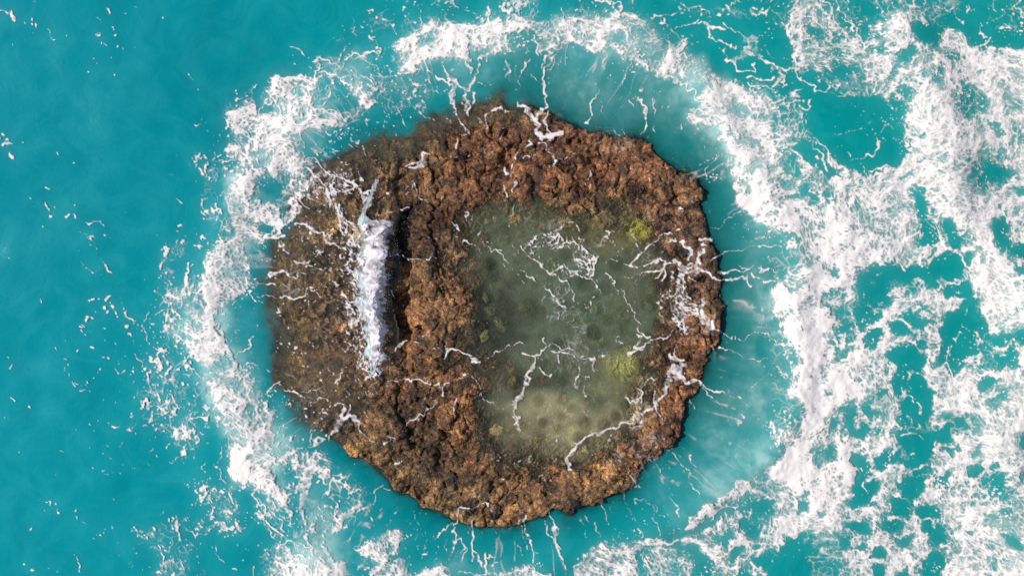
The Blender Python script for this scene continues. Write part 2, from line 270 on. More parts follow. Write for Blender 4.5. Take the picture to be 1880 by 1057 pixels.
TRACE = """
T 1410 0
p 3 60 0,0 1880,0 1880,260 1300,260 900,200 0,200
p 4 60 880,0 1250,0 1250,120 900,130
p 6 50 120,0 400,40 520,160 700,340 740,640 420,640 300,600 150,500 200,330 120,200
p 5 60 480,180 740,380 800,760 560,740 420,640
p 7 40 580,330 760,380 860,700 720,700 640,480
p 3 40 480,120 720,200 700,330 560,230
h 0 20 0,280 120,250 200,350 190,460 90,510 0,440
h 0 20 100,520 170,530 220,630 120,670 0,700 20,640 90,590
h 0 30 330,730 560,720 700,720 800,770 860,820 960,815 1040,830 1000,900 980,1060 360,1060 290,880 330,780
h 2 10 240,300 320,300 330,340 270,350
h 1 20 240,230 400,220 420,290 290,290
h 0 15 280,540 360,540 380,600 300,610
h 1 20 440,480 640,480 640,540 460,560
h 1 10 660,180 830,200 860,90 900,180 840,220 760,180
h 0 20 1330,90 1660,130 1600,240 1430,240 1340,200 1300,160
h 2 20 1440,0 1650,0 1640,120 1450,100
p 7 30 740,220 900,140 900,90 980,100 1040,200 1060,300 1180,330 1250,300 1300,210 1420,230 1480,330 1600,360 1880,400 1880,1060 990,1060 1000,900 1080,820 860,800 740,640 760,480 720,380
p 9 30 840,180 980,110 1040,220 960,260 1120,340 1080,360 930,390 860,300 960,250
p 9 30 1240,290 1420,240 1480,330 1600,480 1440,520 1380,370
p 9 25 1060,580 1220,600 1320,700 1340,1060 1180,1060 1200,840 1080,820 1000,660
p 9 25 1460,560 1520,440 1680,440 1780,540 1780,680 1700,860 1780,980 1720,1060 1600,1060 1560,880 1620,820 1580,740 1600,660 1500,620
p 9 25 1000,820 1200,800 1180,1060 1020,1050 990,940
h 3 20 740,250 870,240 880,290 800,330 740,300
h 2 12 740,360 830,350 860,400 770,430 730,390
h 2 15 900,410 1090,370 1080,450 960,490 920,470
h 3 20 1140,310 1220,330 1240,380 1160,400
h 2 8 890,460 930,470 940,550 890,540
h 1 10 1270,350 1340,380 1430,460 1370,500 1320,560 1320,450 1270,420
h 3 15 1150,490 1240,520 1310,640 1280,680 1180,560
h 4 20 1340,580 1460,600 1590,690 1600,830 1420,860 1300,800 1300,700
h 3 20 1460,680 1590,680 1590,800 1480,790
h 5 30 1640,560 1760,580 1780,700 1870,820 1760,860 1700,760 1700,660
h 4 15 1480,510 1550,520 1560,560 1480,560
h 2 10 1600,900 1700,910 1720,990 1670,1010 1600,950
h 4 15 1760,920 1840,900 1840,1060 1760,1040
h 3 12 1150,800 1190,820 1190,860 1130,850
h 2 25 860,710 1000,720 1010,790 900,780
h 2 20 940,610 1020,620 1040,700 960,690
h 1 6 1100,1010 1130,1010 1120,1050 1090,1030
h 1 6 1030,900 1060,900 1050,940
s 14 9 500,0 540,100 600,170 660,260 700,330 730,380
s 10 9 540,100 610,150 640,230
s 18 9 380,30 450,110 540,220 600,300 680,370
s 18 8 140,0 160,70 220,130 330,140 420,240
s 26 8 140,200 170,300 215,350 200,430 190,480 100,510 60,520 0,470
s 20 9 170,490 210,580 240,630 310,640 350,690 400,680 420,630
s 8 8 410,680 450,700 530,700
s 30 8 0,500 40,530 90,570 40,620 0,640
s 20 6 250,300 280,350 350,330
s 10 7 730,220 800,210 870,230
s 18 9 1240,280 1280,330 1300,400 1340,430
s 14 9 1480,340 1570,340 1640,290
s 14 9 1590,200 1570,260 1610,290
s 10 8 1660,0 1680,90 1720,140 1680,200
s 20 8 1840,0 1800,60 1880,120
s 12 7 1740,200 1840,240
s 10 9 1320,590 1320,660 1280,720
s 8 7 510,980 570,985 640,960 700,910 740,905
s 12 6 790,970 850,940 900,960
s 8 6 900,960 940,900 980,850
s 10 7 780,990 790,1050
s 16 7 300,750 320,790 290,820 220,790
s 12 6 250,840 260,940 320,1000 400,1050
s 14 6 40,830 140,900 150,1000 220,1040
s 10 6 0,700 80,740 180,740 240,660
p 4 50 0,700 220,740 300,800 380,1060 0,1060
p 5 40 1000,0 1100,60 1200,150 1080,180 1000,110
s 10 7 1000,130 1080,160 1110,200
s 12 7 1250,20 1310,20 1340,60 1390,30
s 12 7 1480,20 1510,60 1490,100
s 12 6 1420,110 1450,170
T 1410 264
p 6 50 0,0 260,0 420,60 560,200 700,300 900,360 1000,400 1100,560 1080,800 980,900 640,960 640,1060 0,1060
p 8 60 0,330 300,420 600,620 560,420 700,400 900,380 1100,560 1000,760 900,860 640,900 500,1056 100,1056 240,900 230,700 0,520
p 7 30 560,180 700,280 730,220 930,170 1040,60 1000,0 1880,0 1880,1060 1180,1060 1000,900 1080,700 700,360
p 9 30 940,180 1060,40 1040,0 1340,0 1340,220 1400,400 1640,720 1760,880 1760,1056 1560,1056 1560,900 1460,720 1380,600 1280,560 1200,500 1120,360 900,360 940,260
p 9 25 1220,400 1280,240 1340,180 1500,420 1620,600 1700,740 1800,940 1640,820 1480,680
h 0 18 420,0 1000,0 1060,35 940,180 740,190 715,290 640,160 590,140 540,90 460,80
h 3 10 750,210 840,200 830,240 750,240
h 1 20 200,0 400,60 440,160 560,250 460,280 340,180 260,120 200,50
h 4 40 100,120 260,180 220,280 100,240
h 2 30 210,320 330,310 380,420 300,460 220,380
h 4 40 340,340 540,370 560,440 420,450
h 4 40 0,140 60,200 180,300 160,380 40,330 0,300
h 5 30 560,400 720,380 700,440 600,460
h 3 12 650,320 700,330 700,370 650,370
h 2 12 930,210 1100,210 1120,250 960,250
h 1 6 1130,120 1170,110 1170,130 1120,135
h 1 6 1240,90 1270,90 1240,130
h 2 8 1270,180 1305,200 1300,220 1270,210
h 2 8 1220,350 1270,350 1260,380 1215,385
h 3 10 1280,390 1305,400 1300,440 1280,430
h 3 15 990,320 1060,330 1060,360 1000,360
h 0 12 1060,350 1130,350 1170,460 1160,550 1110,545 1080,480 1050,380
h 0 8 1100,560 1170,570 1210,600 1200,660 1220,740 1180,750 1060,770 1060,740 1100,720 1090,640
h 0 8 1190,480 1250,470 1220,540 1190,530
h 1 8 1220,650 1260,560 1240,660 1300,640
h 0 15 1240,550 1290,530 1310,580 1400,630 1480,650 1490,700 1400,740 1380,800 1300,780 1250,740 1300,700 1260,660
p 3 30 1340,630 1480,640 1480,720 1360,760
h 1 8 1060,800 1120,770 1090,810 1040,835
h 1 8 1150,840 1210,790 1200,830 1160,850
h 1 8 1030,600 1070,600 1050,620
h 1 6 1040,660 1060,670 1050,690
h 1 10 1430,800 1480,750 1530,770 1480,880 1440,900 1420,850
h 0 10 1000,940 1090,900 1160,900 1290,820 1400,840 1450,930 1420,980 1300,1020 1250,1060 1190,1050 1120,1000 1020,990
h 0 10 1320,1030 1400,990 1500,1000 1530,1060 1320,1060
h 1 15 1610,570 1670,570 1760,560 1810,640 1800,760 1720,820 1650,760 1620,680
p 4 40 1440,100 1700,120 1560,260 1640,420 1460,360 1440,250
h 2 15 1700,50 1760,60 1770,120 1710,130
h 2 15 1640,150 1860,180 1780,260 1720,350 1740,370 1650,370 1660,280 1560,300 1620,230 1560,280 1470,280
h 1 8 1820,340 1880,350 1880,400 1840,400
h 1 10 1660,480 1710,470 1700,510 1660,510
h 1 8 1730,510 1780,520 1780,560
h 2 15 1760,760 1880,740 1880,840 1770,840
h 2 15 1780,880 1880,880 1880,950 1760,950
h 5 30 1440,720 1580,860 1500,860
h 2 10 1540,860 1600,840 1560,900
h 4 30 0,560 200,660 230,820 160,960 60,1000 0,990
p 2 40 0,560 100,620 160,700 200,780 0,920
h 3 25 430,900 530,940 500,990 430,980
h 3 25 320,850 390,920 360,960
h 4 20 430,810 500,840 480,890 440,880
h 1 15 750,900 830,900 940,970 800,1000 740,950
h 2 15 660,960 800,970 960,1010 1100,1040 1100,1060 680,1060
h 4 25 480,740 570,740 580,800 490,820
h 4 25 780,600 840,610 800,660
h 4 25 860,580 940,600 900,660 880,760 850,640
h 3 10 310,720 350,730 330,780
s 22 9 0,20 120,20 170,50 210,20
s 24 9 140,20 240,110 290,190 380,220
s 14 9 330,0 350,60 400,160 440,220
s 12 9 410,0 450,60 430,130 500,170 540,200
s 14 9 560,90 600,150 650,130 700,90 760,65
s 8 8 790,0 785,60
s 14 9 650,170 700,210 715,300 715,370
s 16 9 560,220 600,210 640,290 710,360
s 14 9 740,210 830,185 920,175
s 8 8 1060,350 1100,380 1160,420
s 8 9 1000,430 1040,440 1070,460
s 8 9 1175,470 1190,540 1200,660 1220,740
s 8 8 1110,550 1150,580 1180,640
s 14 9 300,330 440,420 560,330 720,370
s 10 8 350,510 400,440 500,370
s 30 9 240,700 250,780 270,850 180,930 110,1000
s 30 9 60,560 170,650 240,740
s 26 9 580,620 700,640 800,720
s 22 9 880,830 940,860 980,930
s 20 9 1250,1056 1300,1010 1400,990
s 16 9 1380,800 1420,840 1440,900 1480,900 1540,790
s 7 7 0,745 60,740 140,720
s 6 7 0,925 80,930 160,900
s 6 7 0,1000 60,1020
s 8 8 850,560 845,640 830,700
s 7 7 1330,640 1380,680 1440,720
T 1410 528
p 7 60 0,0 1880,0 1880,1056 0,1056
p 9 60 80,0 360,0 420,200 460,300 420,480 460,560 620,640 760,760 740,900 820,1060 0,1056 220,960 230,800 150,760 240,560 240,480 160,400 110,200 0,170
p 8 60 1240,560 1400,640 1560,700 1640,900 1740,1056 1300,1056 1240,900
p 9 40 1560,0 1880,0 1880,300 1740,200 1640,260 1600,400 1560,260 1640,160
p 9 40 1780,420 1880,380 1880,1056 1700,1056 1760,880 1820,760 1700,640 1700,600
h 3 60 0,190 110,220 140,380 230,460 240,560 150,720 140,780 220,860 220,960 150,1030 0,1050
p 1 60 0,180 80,220 60,320 0,350
h 4 40 380,40 580,20 600,160 620,260 480,260 400,150
h 3 30 500,120 640,200 620,280 500,260
h 3 30 440,300 640,290 600,470 540,520 480,560 470,400
h 4 30 360,540 460,560 460,700 380,700
h 4 30 590,610 690,620 680,680 620,680
h 3 30 410,740 480,740 480,800 430,800
h 4 40 480,860 640,800 640,1000 480,1056 430,1000
h 1 30 640,0 740,0 720,60 900,0 900,130 800,150 720,160 640,160
h 1 20 660,170 820,180 840,260 740,280 660,340 640,300
h 0 12 740,300 830,310 840,400 780,460 700,480 740,420 690,420
h 0 10 870,260 990,250 1030,340 980,370 890,350 900,300
h 1 15 940,180 1040,170 1180,240 1120,320 1030,290 1000,230
h 0 6 920,400 960,400 950,430 920,420
h 0 12 1110,90 1140,95 1200,160 1190,185 1130,130
h 0 12 1290,190 1350,150 1420,160 1440,260 1500,360 1530,440 1440,480 1470,540 1430,600 1370,640 1340,690 1310,640 1280,560 1240,560 1240,440 1270,380 1250,340 1290,250
h 2 20 1420,120 1500,110 1540,160 1600,180 1600,290 1540,380 1460,300 1420,220
h 1 10 1080,360 1140,370 1140,460 1100,440
h 1 20 980,400 1060,410 1140,500 1140,640 1060,640 980,600 1060,540 1010,480
h 0 12 890,450 940,430 1000,460 1060,520 1000,600 1030,640 1000,720 960,800 930,770 900,680 940,620 920,560 880,520
h 1 25 1000,700 1060,650 1150,650 1220,760 1200,900 1160,990 1100,980 1080,920 1120,840 1040,800
h 0 12 1000,820 1060,820 1120,860 1200,940 1180,990 1090,970 1030,930 990,870
h 0 10 910,940 960,900 1020,920 1020,1000 940,980
h 0 10 810,780 890,760 920,820 860,840 810,820
h 0 10 800,870 880,910 870,930 800,900
h 1 12 700,820 760,850 800,930 740,950 700,890
h 1 12 840,560 890,570 880,620 840,610
h 1 30 660,980 860,1020 900,1056 640,1056
h 3 30 1060,20 1240,0 1200,20 1100,30
h 0 12 1290,30 1340,0 1540,0 1530,50 1460,70 1380,60 1380,90 1310,80
h 1 15 1440,80 1560,80 1600,120 1560,150 1440,120
h 1 12 1740,170 1790,140 1800,180 1730,210
h 2 15 1160,1040 1220,1000 1270,1010 1270,1056 1160,1056
h 1 20 1740,300 1840,270 1880,360 1820,410 1760,400 1700,380
p 3 25 1560,300 1740,300 1760,400 1690,600 1500,620 1540,480
h 0 10 1720,450 1800,440 1740,540 1700,580 1680,520
h 0 10 1740,540 1790,480 1770,600 1720,600
h 1 15 1540,680 1640,650 1680,690 1640,740 1520,740
h 2 15 1660,750 1750,740 1760,820 1680,810
h 2 15 1600,820 1720,830 1700,880 1600,850
h 4 25 1240,880 1300,880 1380,930 1480,920 1600,980 1620,1056 1300,1056 1260,950
s 30 9 930,0 925,160 960,230 1040,290 1060,340 1150,400 1170,560 1180,640 1220,740
s 30 9 930,170 860,250 850,380 820,460
s 8 9 650,180 650,300 640,440
s 22 9 1240,60 1380,110 1420,140
s 20 9 1250,580 1300,560 1340,690 1360,660 1440,620
s 10 8 1460,290 1500,330 1540,380
s 10 8 1490,170 1480,230 1460,300
s 8 7 1400,400 1380,380 1440,340
s 10 9 1310,500 1280,560 1350,450
s 8 8 1020,680 1060,650 1140,650
s 24 9 990,720 1000,790 1080,830
s 10 8 1100,830 1130,900
s 14 8 1220,820 1200,930
s 10 8 0,360 80,410 160,420
s 8 8 0,540 90,590 150,640
s 14 9 430,520 480,570 600,580 700,600
s 10 8 440,300 540,380 520,480
s 16 9 640,470 700,540 780,600 880,700
s 10 8 1500,560 1640,640 1780,600
T 1410 792
p 7 60 0,0 1880,0 1880,1056 0,1056
p 9 50 0,300 200,100 300,60 560,60 640,300 560,480 480,700 200,700 80,860 0,820 40,560 0,440
p 9 40 1360,0 1800,0 1740,280 1600,280 1420,340 1300,140
h 2 40 0,50 140,80 120,160 40,230 0,290
h 5 40 300,110 380,60 500,100 520,220 480,320 390,320 340,220
h 1 25 540,0 640,0 740,60 620,60 560,40
h 0 20 920,0 1060,20 1240,0 1360,0 1340,90 1260,80 1180,160 1140,260 1060,290 900,200 960,140 930,60
p 3 30 960,120 1060,160 1040,260 940,240
h 0 12 830,90 900,110 880,150 950,190 900,250 830,290 760,250 745,200 790,140
h 0 12 630,170 710,160 690,220 740,290 720,300 640,260 590,260
h 0 14 620,290 680,280 720,340 760,310 800,380 790,440 740,460 700,530 640,530 540,520 620,470 640,380
h 1 12 720,490 800,480 790,520 740,550
h 0 10 960,380 1040,350 1150,350 1150,420 1110,520 1040,500 980,460
h 0 10 1090,300 1150,290 1180,320 1100,340
h 0 10 1200,390 1300,310 1360,290 1330,360 1280,480 1200,430
h 0 8 1280,120 1370,120 1350,190 1300,160
h 2 8 1370,80 1420,90 1410,140 1370,130
h 1 10 1450,240 1520,210 1580,230 1570,300 1500,340 1440,310
h 1 10 1500,150 1570,95 1590,130 1520,170
h 1 10 1620,210 1670,200 1700,260 1680,280 1620,280
h 2 15 1560,350 1700,300 1770,400 1800,450 1780,510 1700,500 1640,430 1580,410
h 1 12 1820,320 1880,260 1870,360
h 1 12 1830,0 1880,0 1880,130 1830,120
h 0 12 1110,560 1160,530 1290,560 1330,600 1330,640 1240,650 1170,640 1110,600
h 0 12 1140,660 1210,660 1220,720 1160,760 1130,720
h 1 15 910,500 1000,500 1080,540 1100,600 1060,640 1000,600 920,590
h 1 15 860,560 920,640 1000,620 1020,700 960,740 900,720 840,680
h 0 12 530,620 640,640 740,650 790,740 720,750 640,740 560,680
h 1 12 380,600 440,570 440,620 390,640
h 2 20 220,470 320,440 320,580 230,600
h 1 15 990,760 1090,730 1090,830 1000,830 940,780
h 1 15 1190,740 1260,680 1360,680 1300,740 1340,800 1280,840 1180,830
h 1 10 1440,720 1490,710 1520,750 1490,770
h 1 20 1660,760 1780,760 1840,860 1860,920 1740,860
h 1 25 130,800 260,760 340,840 380,960 320,1056 60,1056 60,920
h 0 15 0,880 50,890 40,1056 0,1056
p 4 40 220,720 460,760 480,900 560,980 360,1056 280,900
h 1 20 430,700 560,760 600,850 500,860 460,780
h 2 20 560,860 700,840 760,860 740,920 620,900
h 0 12 820,860 880,870 900,960 840,960 760,960 800,880
h 0 15 340,1056 520,1000 520,1056
h 0 12 780,1010 880,1020 880,1056 780,1056
h 0 12 960,1000 1040,1010 1060,1056 950,1056
h 1 20 1120,980 1180,900 1280,880 1320,960 1320,1056 1140,1056
h 0 10 1310,910 1360,900 1350,980
h 1 8 1040,900 1080,890 1080,930
p 6 20 1380,400 1600,400 1620,520 1440,600
p 5 20 1660,560 1860,520 1860,660 1700,700 1560,700
s 40 8 820,740 940,800 1000,880 1100,860
s 26 9 900,860 960,930 920,1030
s 40 9 1160,440 1290,490 1330,560 1330,640 1400,700 1400,860
s 30 8 1240,80 1200,180 1150,260 1060,300 960,330
s 20 9 740,150 740,220 780,290 840,300
s 20 9 600,60 560,120 560,260 600,340
s 26 9 540,560 600,540 720,560 780,620 800,720
s 24 8 470,860 580,880 660,920 740,960
s 20 8 1140,60 1060,20 960,20
s 12 8 1080,640 1160,630 1220,670
s 12 8 940,610 1000,620 1040,670 1080,660
s 12 7 900,680 960,700 1000,640
s 16 9 920,740 1000,760 1080,710 1100,740 1100,820
s 26 9 1300,440 1320,380 1400,330
s 26 9 1450,330 1560,350 1600,220 1620,80
s 14 8 700,340 710,430
s 20 8 1000,280 920,250 880,260
s 18 9 1760,100 1740,240 1840,330
s 18 9 1820,700 1840,820 1880,920
T 940 0
p 2 50 0,0 900,0 1200,200 1180,300 900,160 700,120 0,160
p 4 40 0,0 180,0 200,100 120,180 0,140
p 5 40 900,160 1100,180 1250,300 1300,420 1100,420 1000,300
p 2 40 1200,0 1880,0 1880,250 1500,160 1200,250
p 3 30 1640,600 1880,560 1880,720 1760,720
p 7 35 0,170 80,150 340,150 500,100 700,140 900,130 1060,230 1180,370 1400,460 1500,560 1620,600 1760,720 1880,760 1880,1056 1580,1056 1540,900 1400,1020 1300,900 1380,780 1380,700 1280,600 1180,590 1000,500 880,420 760,390 560,370 480,310 360,400 300,400 180,400 150,260 0,260
p 9 30 20,200 100,180 180,230 340,270 480,280 700,340 760,390 560,380 470,310 350,390 280,380 200,260 60,240
p 9 20 740,370 900,400 1000,480 1100,530 1200,560 1180,600 1100,570 960,500 820,440
p 8 40 1180,420 1400,480 1400,560 1240,560
p 8 40 1300,840 1400,800 1560,760 1620,900 1700,1056 1560,1056 1480,900 1340,900
v 5 60 0,260 160,260 160,400 0,600
v 6 60 340,160 900,140 1180,380 1460,480 1500,600 1300,600 900,400 500,300 340,280
v 5 60 360,400 760,400 1180,600 1380,740 1300,900 1100,780 960,620 820,600 640,680 480,680 340,700 300,560
v 3 80 340,400 860,440 1000,700 1280,900 1100,1056 1000,1000 900,1000 600,940 300,700
v 6 70 1200,560 1600,600 1880,760 1880,1056 1240,1056 1300,900 1380,760
v 5 50 300,560 480,580 480,680 340,700
h 2 25 20,290 140,290 130,400 60,520 0,540
h 2 20 740,280 820,260 830,300 780,350 730,320
h 3 30 900,340 1060,400 1060,440 960,440
h 1 30 1620,720 1760,830 1760,860 1640,840
h 2 40 1360,920 1520,920 1560,1030 1400,1030
p 3 30 1280,60 1440,80 1600,60 1880,60 1880,160 1500,140 1400,160
h 0 20 980,0 1270,0 1250,80 1100,130 940,110
h 0 20 1130,150 1340,140 1260,210 1200,250 1140,200
h 0 15 1290,230 1400,220 1440,320 1440,380 1360,360 1290,350
h 0 10 1520,250 1600,240 1700,290 1700,350 1600,340 1540,320
h 0 15 1460,320 1560,350 1540,380 1560,450 1620,480 1640,530 1560,570 1490,560 1480,470 1300,420 1240,380 1400,400
h 0 12 1830,310 1880,310 1880,440 1820,430
h 0 8 1600,360 1680,350 1680,400 1610,400
h 0 8 1680,480 1740,480 1740,530 1680,520
h 0 15 1620,560 1700,550 1740,640 1720,670 1640,620
h 1 8 1780,500 1860,470 1880,540 1800,570
h 1 8 1840,660 1880,660 1880,720
s 24 9 40,760 100,800 170,860 210,820 250,770 255,700 270,640 260,560 270,500 310,430
s 12 9 230,500 250,450 300,400
s 14 8 300,520 320,460 320,420
s 10 7 320,480 380,480 390,430
s 30 9 150,860 190,920 200,980 260,1010 400,1000
s 16 9 260,820 270,860 240,900 280,1000
s 16 8 160,280 180,360 200,400
s 12 8 120,400 90,500 30,570 10,650 10,740 60,770
s 10 5 80,540 180,570 240,580
s 14 8 700,420 670,480 640,540 610,580 625,640 600,690 590,760 600,830 590,890 565,930
s 8 5 640,420 660,480
s 24 6 870,460 860,520 850,570
s 10 7 850,580 830,620 850,670 800,720
s 12 5 980,620 980,680
s 16 8 960,720 980,800 990,880 960,950 940,990
s 10 6 1080,640 1070,720 1060,800 1050,880 1040,1000
s 14 6 1060,710 1050,780 1080,800
s 5 5 640,760 680,810 700,850
s 5 5 860,780 840,760
s 5 5 780,870 820,920 840,980
s 5 6 890,740 930,780
s 5 5 760,970 800,1010
s 5 4 560,400 570,460
s 4 4 460,480 480,540
s 12 8 370,60 410,110 460,140 520,140 600,130 690,150
s 12 8 400,30 440,50
s 16 8 650,0 690,40 760,60 820,90
s 8 7 720,80 700,160 740,100
s 14 9 820,100 830,240 850,280
s 8 5 1270,80 1180,90 1120,120 980,130 900,120 870,100
s 8 6 860,0 890,60
s 10 8 1280,0 1280,50 1330,80 1400,80 1440,110
s 10 8 1210,250 1250,210 1340,180 1380,150
s 30 9 1390,220 1480,230 1550,240
s 14 9 1340,200 1400,190 1440,270 1460,300 1550,320 1620,350
s 12 9 1560,190 1620,240 1720,270 1820,290
s 30 9 1720,290 1800,290 1800,400 1720,410 1640,420
s 16 8 1640,400 1650,480 1660,540 1740,540 1750,480
s 26 8 1700,420 1690,360 1760,330
s 16 9 1800,440 1840,460 1880,480
s 14 8 1560,370 1570,440 1620,420
s 10 6 1290,270 1290,350 1350,350
s 6 5 1380,350 1390,390 1420,400
s 6 5 1455,310 1460,380
s 10 8 1590,60 1640,20 1700,10
s 12 7 1820,110 1880,70
s 10 7 1880,300 1860,340 1870,420
s 20 8 1720,600 1800,580 1880,580
s 12 8 1740,640 1820,640 1880,680
s 16 9 1190,570 1280,640 1360,720 1380,780 1330,850 1290,880
s 18 8 1600,610 1700,700 1760,800 1830,850 1800,900
s 8 6 1200,1000 1220,960 1290,920
s 5 5 1330,900 1400,920 1480,870
T 940 264
p 7 40 1560,0 1880,0 1880,560 1800,560 1700,440 1640,360 1660,280 1600,180
p 9 30 1660,340 1880,340 1880,560 1800,570 1720,460 1650,390
v 4 60 1400,0 1700,0 1880,80 1880,560 1640,360 1560,200 1440,100
v 3 60 1700,560 1880,560 1880,1056 1700,1056 1640,700
v 5 60 1760,800 1880,800 1880,1056 1780,1056
h 4 30 1560,80 1640,100 1640,200 1560,160
s 8 7 1460,180 1500,120 1600,90
s 8 6 1440,270 1430,210 1470,180
s 5 6 1360,180 1400,160 1430,140
s 6 5 1500,610 1600,550 1700,480
s 5 4 1440,600 1500,610
s 6 4 1640,660 1640,620
s 14 9 1480,840 1580,820 1700,790 1760,760 1880,740
s 14 9 1540,940 1620,950 1720,930
s 8 8 1660,910 1740,930 1760,900
s 8 6 1800,930 1880,920
s 10 7 1760,970 1820,990 1880,1000
s 18 9 1480,990 1560,1010 1640,1010 1700,1000 1740,1040
s 20 9 1400,700 1440,700 1410,760 1380,790
s 22 9 1390,800 1420,870 1380,920 1440,960 1500,1000
s 26 9 1230,740 1290,760 1320,790 1310,850 1300,850
s 26 9 1180,870 1260,920 1340,900 1400,920
s 28 8 1200,940 1300,960 1400,950
s 40 8 1230,980 1260,1056
s 14 8 1300,1000 1340,1056
s 14 9 1080,690 1020,740 960,790 910,840 880,890 840,860
s 10 7 1100,680 1160,675
s 18 9 1190,640 1220,620
s 14 8 1140,730 1190,710
s 6 6 1140,730 1090,800
s 8 6 860,640 890,710 930,750 950,790
s 16 8 970,910 1030,890 1060,860
s 14 8 920,950 990,950 1060,960 1100,940
s 14 9 1080,850 1110,890 1090,950 1100,1010 1100,1050
s 14 8 1010,1010 1060,970 1140,900 1180,880
s 8 7 1150,980 1160,1050
s 12 7 690,700 720,670 770,660
s 10 8 700,640 720,680
s 8 6 780,710 800,760
s 12 6 740,860 790,865
s 10 6 850,970 900,970
s 8 6 900,900 930,890
s 12 8 300,670 350,620 400,610 460,610 500,640
s 8 7 350,620 350,590 460,590
s 6 5 460,570 460,600
s 12 7 510,690 560,700 540,740
p 4 20 60,720 220,680 360,680 480,700 560,760 640,820 620,900 560,960 380,960 260,900 150,830
p 5 50 60,720 220,670 360,670 480,700 560,750 620,820 610,880 550,930 490,920 545,860 500,790 400,765 260,765 160,800 100,790
h 1 20 200,800 320,790 420,800 440,850 380,870 300,860
s 7 7 100,740 180,700 240,690
s 7 8 240,700 330,740 420,720 480,730
s 7 7 360,690 450,760 520,770
s 26 8 180,850 220,890 280,930 340,900
s 14 9 60,740 120,830 190,860
s 14 8 550,770 600,800 625,850 600,910 560,960
s 16 8 300,930 360,980 420,1020 440,1056
s 14 8 360,880 420,930 480,960 560,980 620,1020 640,1056
s 10 8 420,960 500,960
s 14 7 620,970 640,1000
s 12 7 700,960 740,970 760,1010 780,1056
s 7 7 0,890 50,950 80,1000 110,1040
s 7 8 60,920 120,970 200,1030 260,1056
s 6 5 0,700 30,780 60,860
s 18 8 130,0 140,30 100,60
s 8 7 190,0 240,20 240,60
s 10 7 250,70 270,100
s 6 6 100,120 190,110
s 10 8 300,160 360,130 430,100 450,90
s 5 6 330,80 350,90
s 14 7 20,100 20,200 10,220
s 22 7 70,240 40,300 30,370
s 5 6 20,440 10,500 0,600
s 18 8 1240,460 1300,470
s 7 5 1260,380 1330,420
s 5 5 1380,370 1440,430 1480,530
s 5 4 560,180 570,320
s 4 5 200,410 230,440
s 4 5 340,420 380,470
p 3 30 1220,300 1380,340 1400,450 1260,420
T 940 528
v 6 60 1780,0 1880,0 1880,1056 1780,1056 1660,700 1760,500
v 5 60 1600,640 1880,600 1880,1056 1300,1056 1400,900
v 2 50 1560,0 1800,0 1800,500 1500,800
v 2 60 1300,800 1600,560 1660,700 1560,1056 1260,1056
p 6 15 1160,20 1280,0 1300,80 1380,220 1460,260 1340,290 1340,360 1260,360 1220,280 1180,160 1080,120 1090,70
s 40 8 1200,0 1220,100 1280,200 1300,340
s 20 8 1280,240 1380,230 1460,270
s 34 9 1380,140 1410,210 1470,270
s 12 9 1480,290 1540,320 1640,340 1740,350 1880,360
s 8 6 1540,370 1600,400
s 10 9 1500,430 1560,460 1640,480 1700,510 1780,520 1880,550
s 14 8 1200,300 1160,360 1100,380 1020,380
s 10 8 1240,380 1220,470 1240,520
s 24 8 1180,500 1250,520
s 50 9 1230,610 1260,640
s 22 9 1190,650 1280,670 1340,690 1400,710
s 12 9 1400,720 1460,760 1540,780 1620,790 1690,790 1680,760
s 6 7 1550,720 1590,780
s 6 7 1740,720 1800,690 1880,640
s 5 6 1400,740 1460,820 1520,900 1580,960 1640,1040
s 5 6 1680,800 1730,860 1770,890
s 5 6 1310,830 1330,880
p 3 20 1660,930 1760,980 1840,1056 1720,1056
s 28 8 1180,690 1150,760 1100,820
s 12 7 1070,760 1080,880 1090,960 1080,990
s 10 7 1110,940 1120,980
s 14 6 1150,760 1060,860
s 34 9 920,930 980,900 960,960
s 20 9 980,890 1040,870
s 18 9 930,960 880,990 820,1020 740,1040 560,1050
s 14 7 840,810 880,830 920,810 950,790 950,740 930,700
s 6 6 950,790 945,860
s 7 6 960,690 1040,680 1080,690
s 8 7 820,0 850,60 860,130 880,190 910,240
s 12 8 890,290 940,330 990,370
s 14 8 990,380 1060,380
s 12 8 880,410 920,420 980,400 1060,370
s 10 7 880,330 930,340 900,400
s 12 7 780,360 800,400 830,430
s 6 6 660,400 720,360 780,360
s 16 7 870,470 900,430 960,430
s 6 6 740,550 820,540 870,500
s 26 8 670,520 710,510
s 12 7 620,450 680,470 700,520
s 10 8 540,520 600,530 620,550
s 20 8 600,550 580,600
s 12 8 510,520 560,490
s 10 7 430,540 500,540
s 8 6 480,590 500,650 490,740
s 14 7 490,640 480,740
s 9 6 530,640 550,700 550,780
s 9 6 530,640 570,670
s 12 8 300,460 360,440 420,480 460,500
s 12 8 270,430 320,410 380,420 440,410 455,440
s 12 8 340,470 350,530
s 18 8 240,370 240,430 220,490 170,510 100,490
s 20 8 170,520 180,570 150,640 120,700 90,760
s 24 9 80,780 40,840 20,920 10,1056
s 14 8 0,430 60,410 110,420
s 6 6 200,530 270,520
s 10 7 220,600 240,620 320,610
s 16 8 250,0 290,40 320,80 300,110
s 7 7 330,80 380,130
s 12 7 320,170 350,190 350,220
s 10 6 440,0 480,60 460,90
s 10 6 640,0 680,40 620,90
s 9 6 550,120 580,160
s 8 7 600,120 600,190
s 6 5 400,250 490,190
p 3 20 440,260 560,230 600,300 540,330 460,310
p 2 20 200,340 1000,320 1060,420 860,520 600,640 240,560 200,460
s 14 7 1100,50 1070,120 1120,160
s 5 5 1110,160 1110,280
s 8 7 780,0 790,20
s 7 6 390,990 410,1040
s 5 5 560,880 560,940
T 940 792
v 5 90 1280,100 1560,60 1880,60 1880,380 1640,360 1480,500 1400,440 1300,300
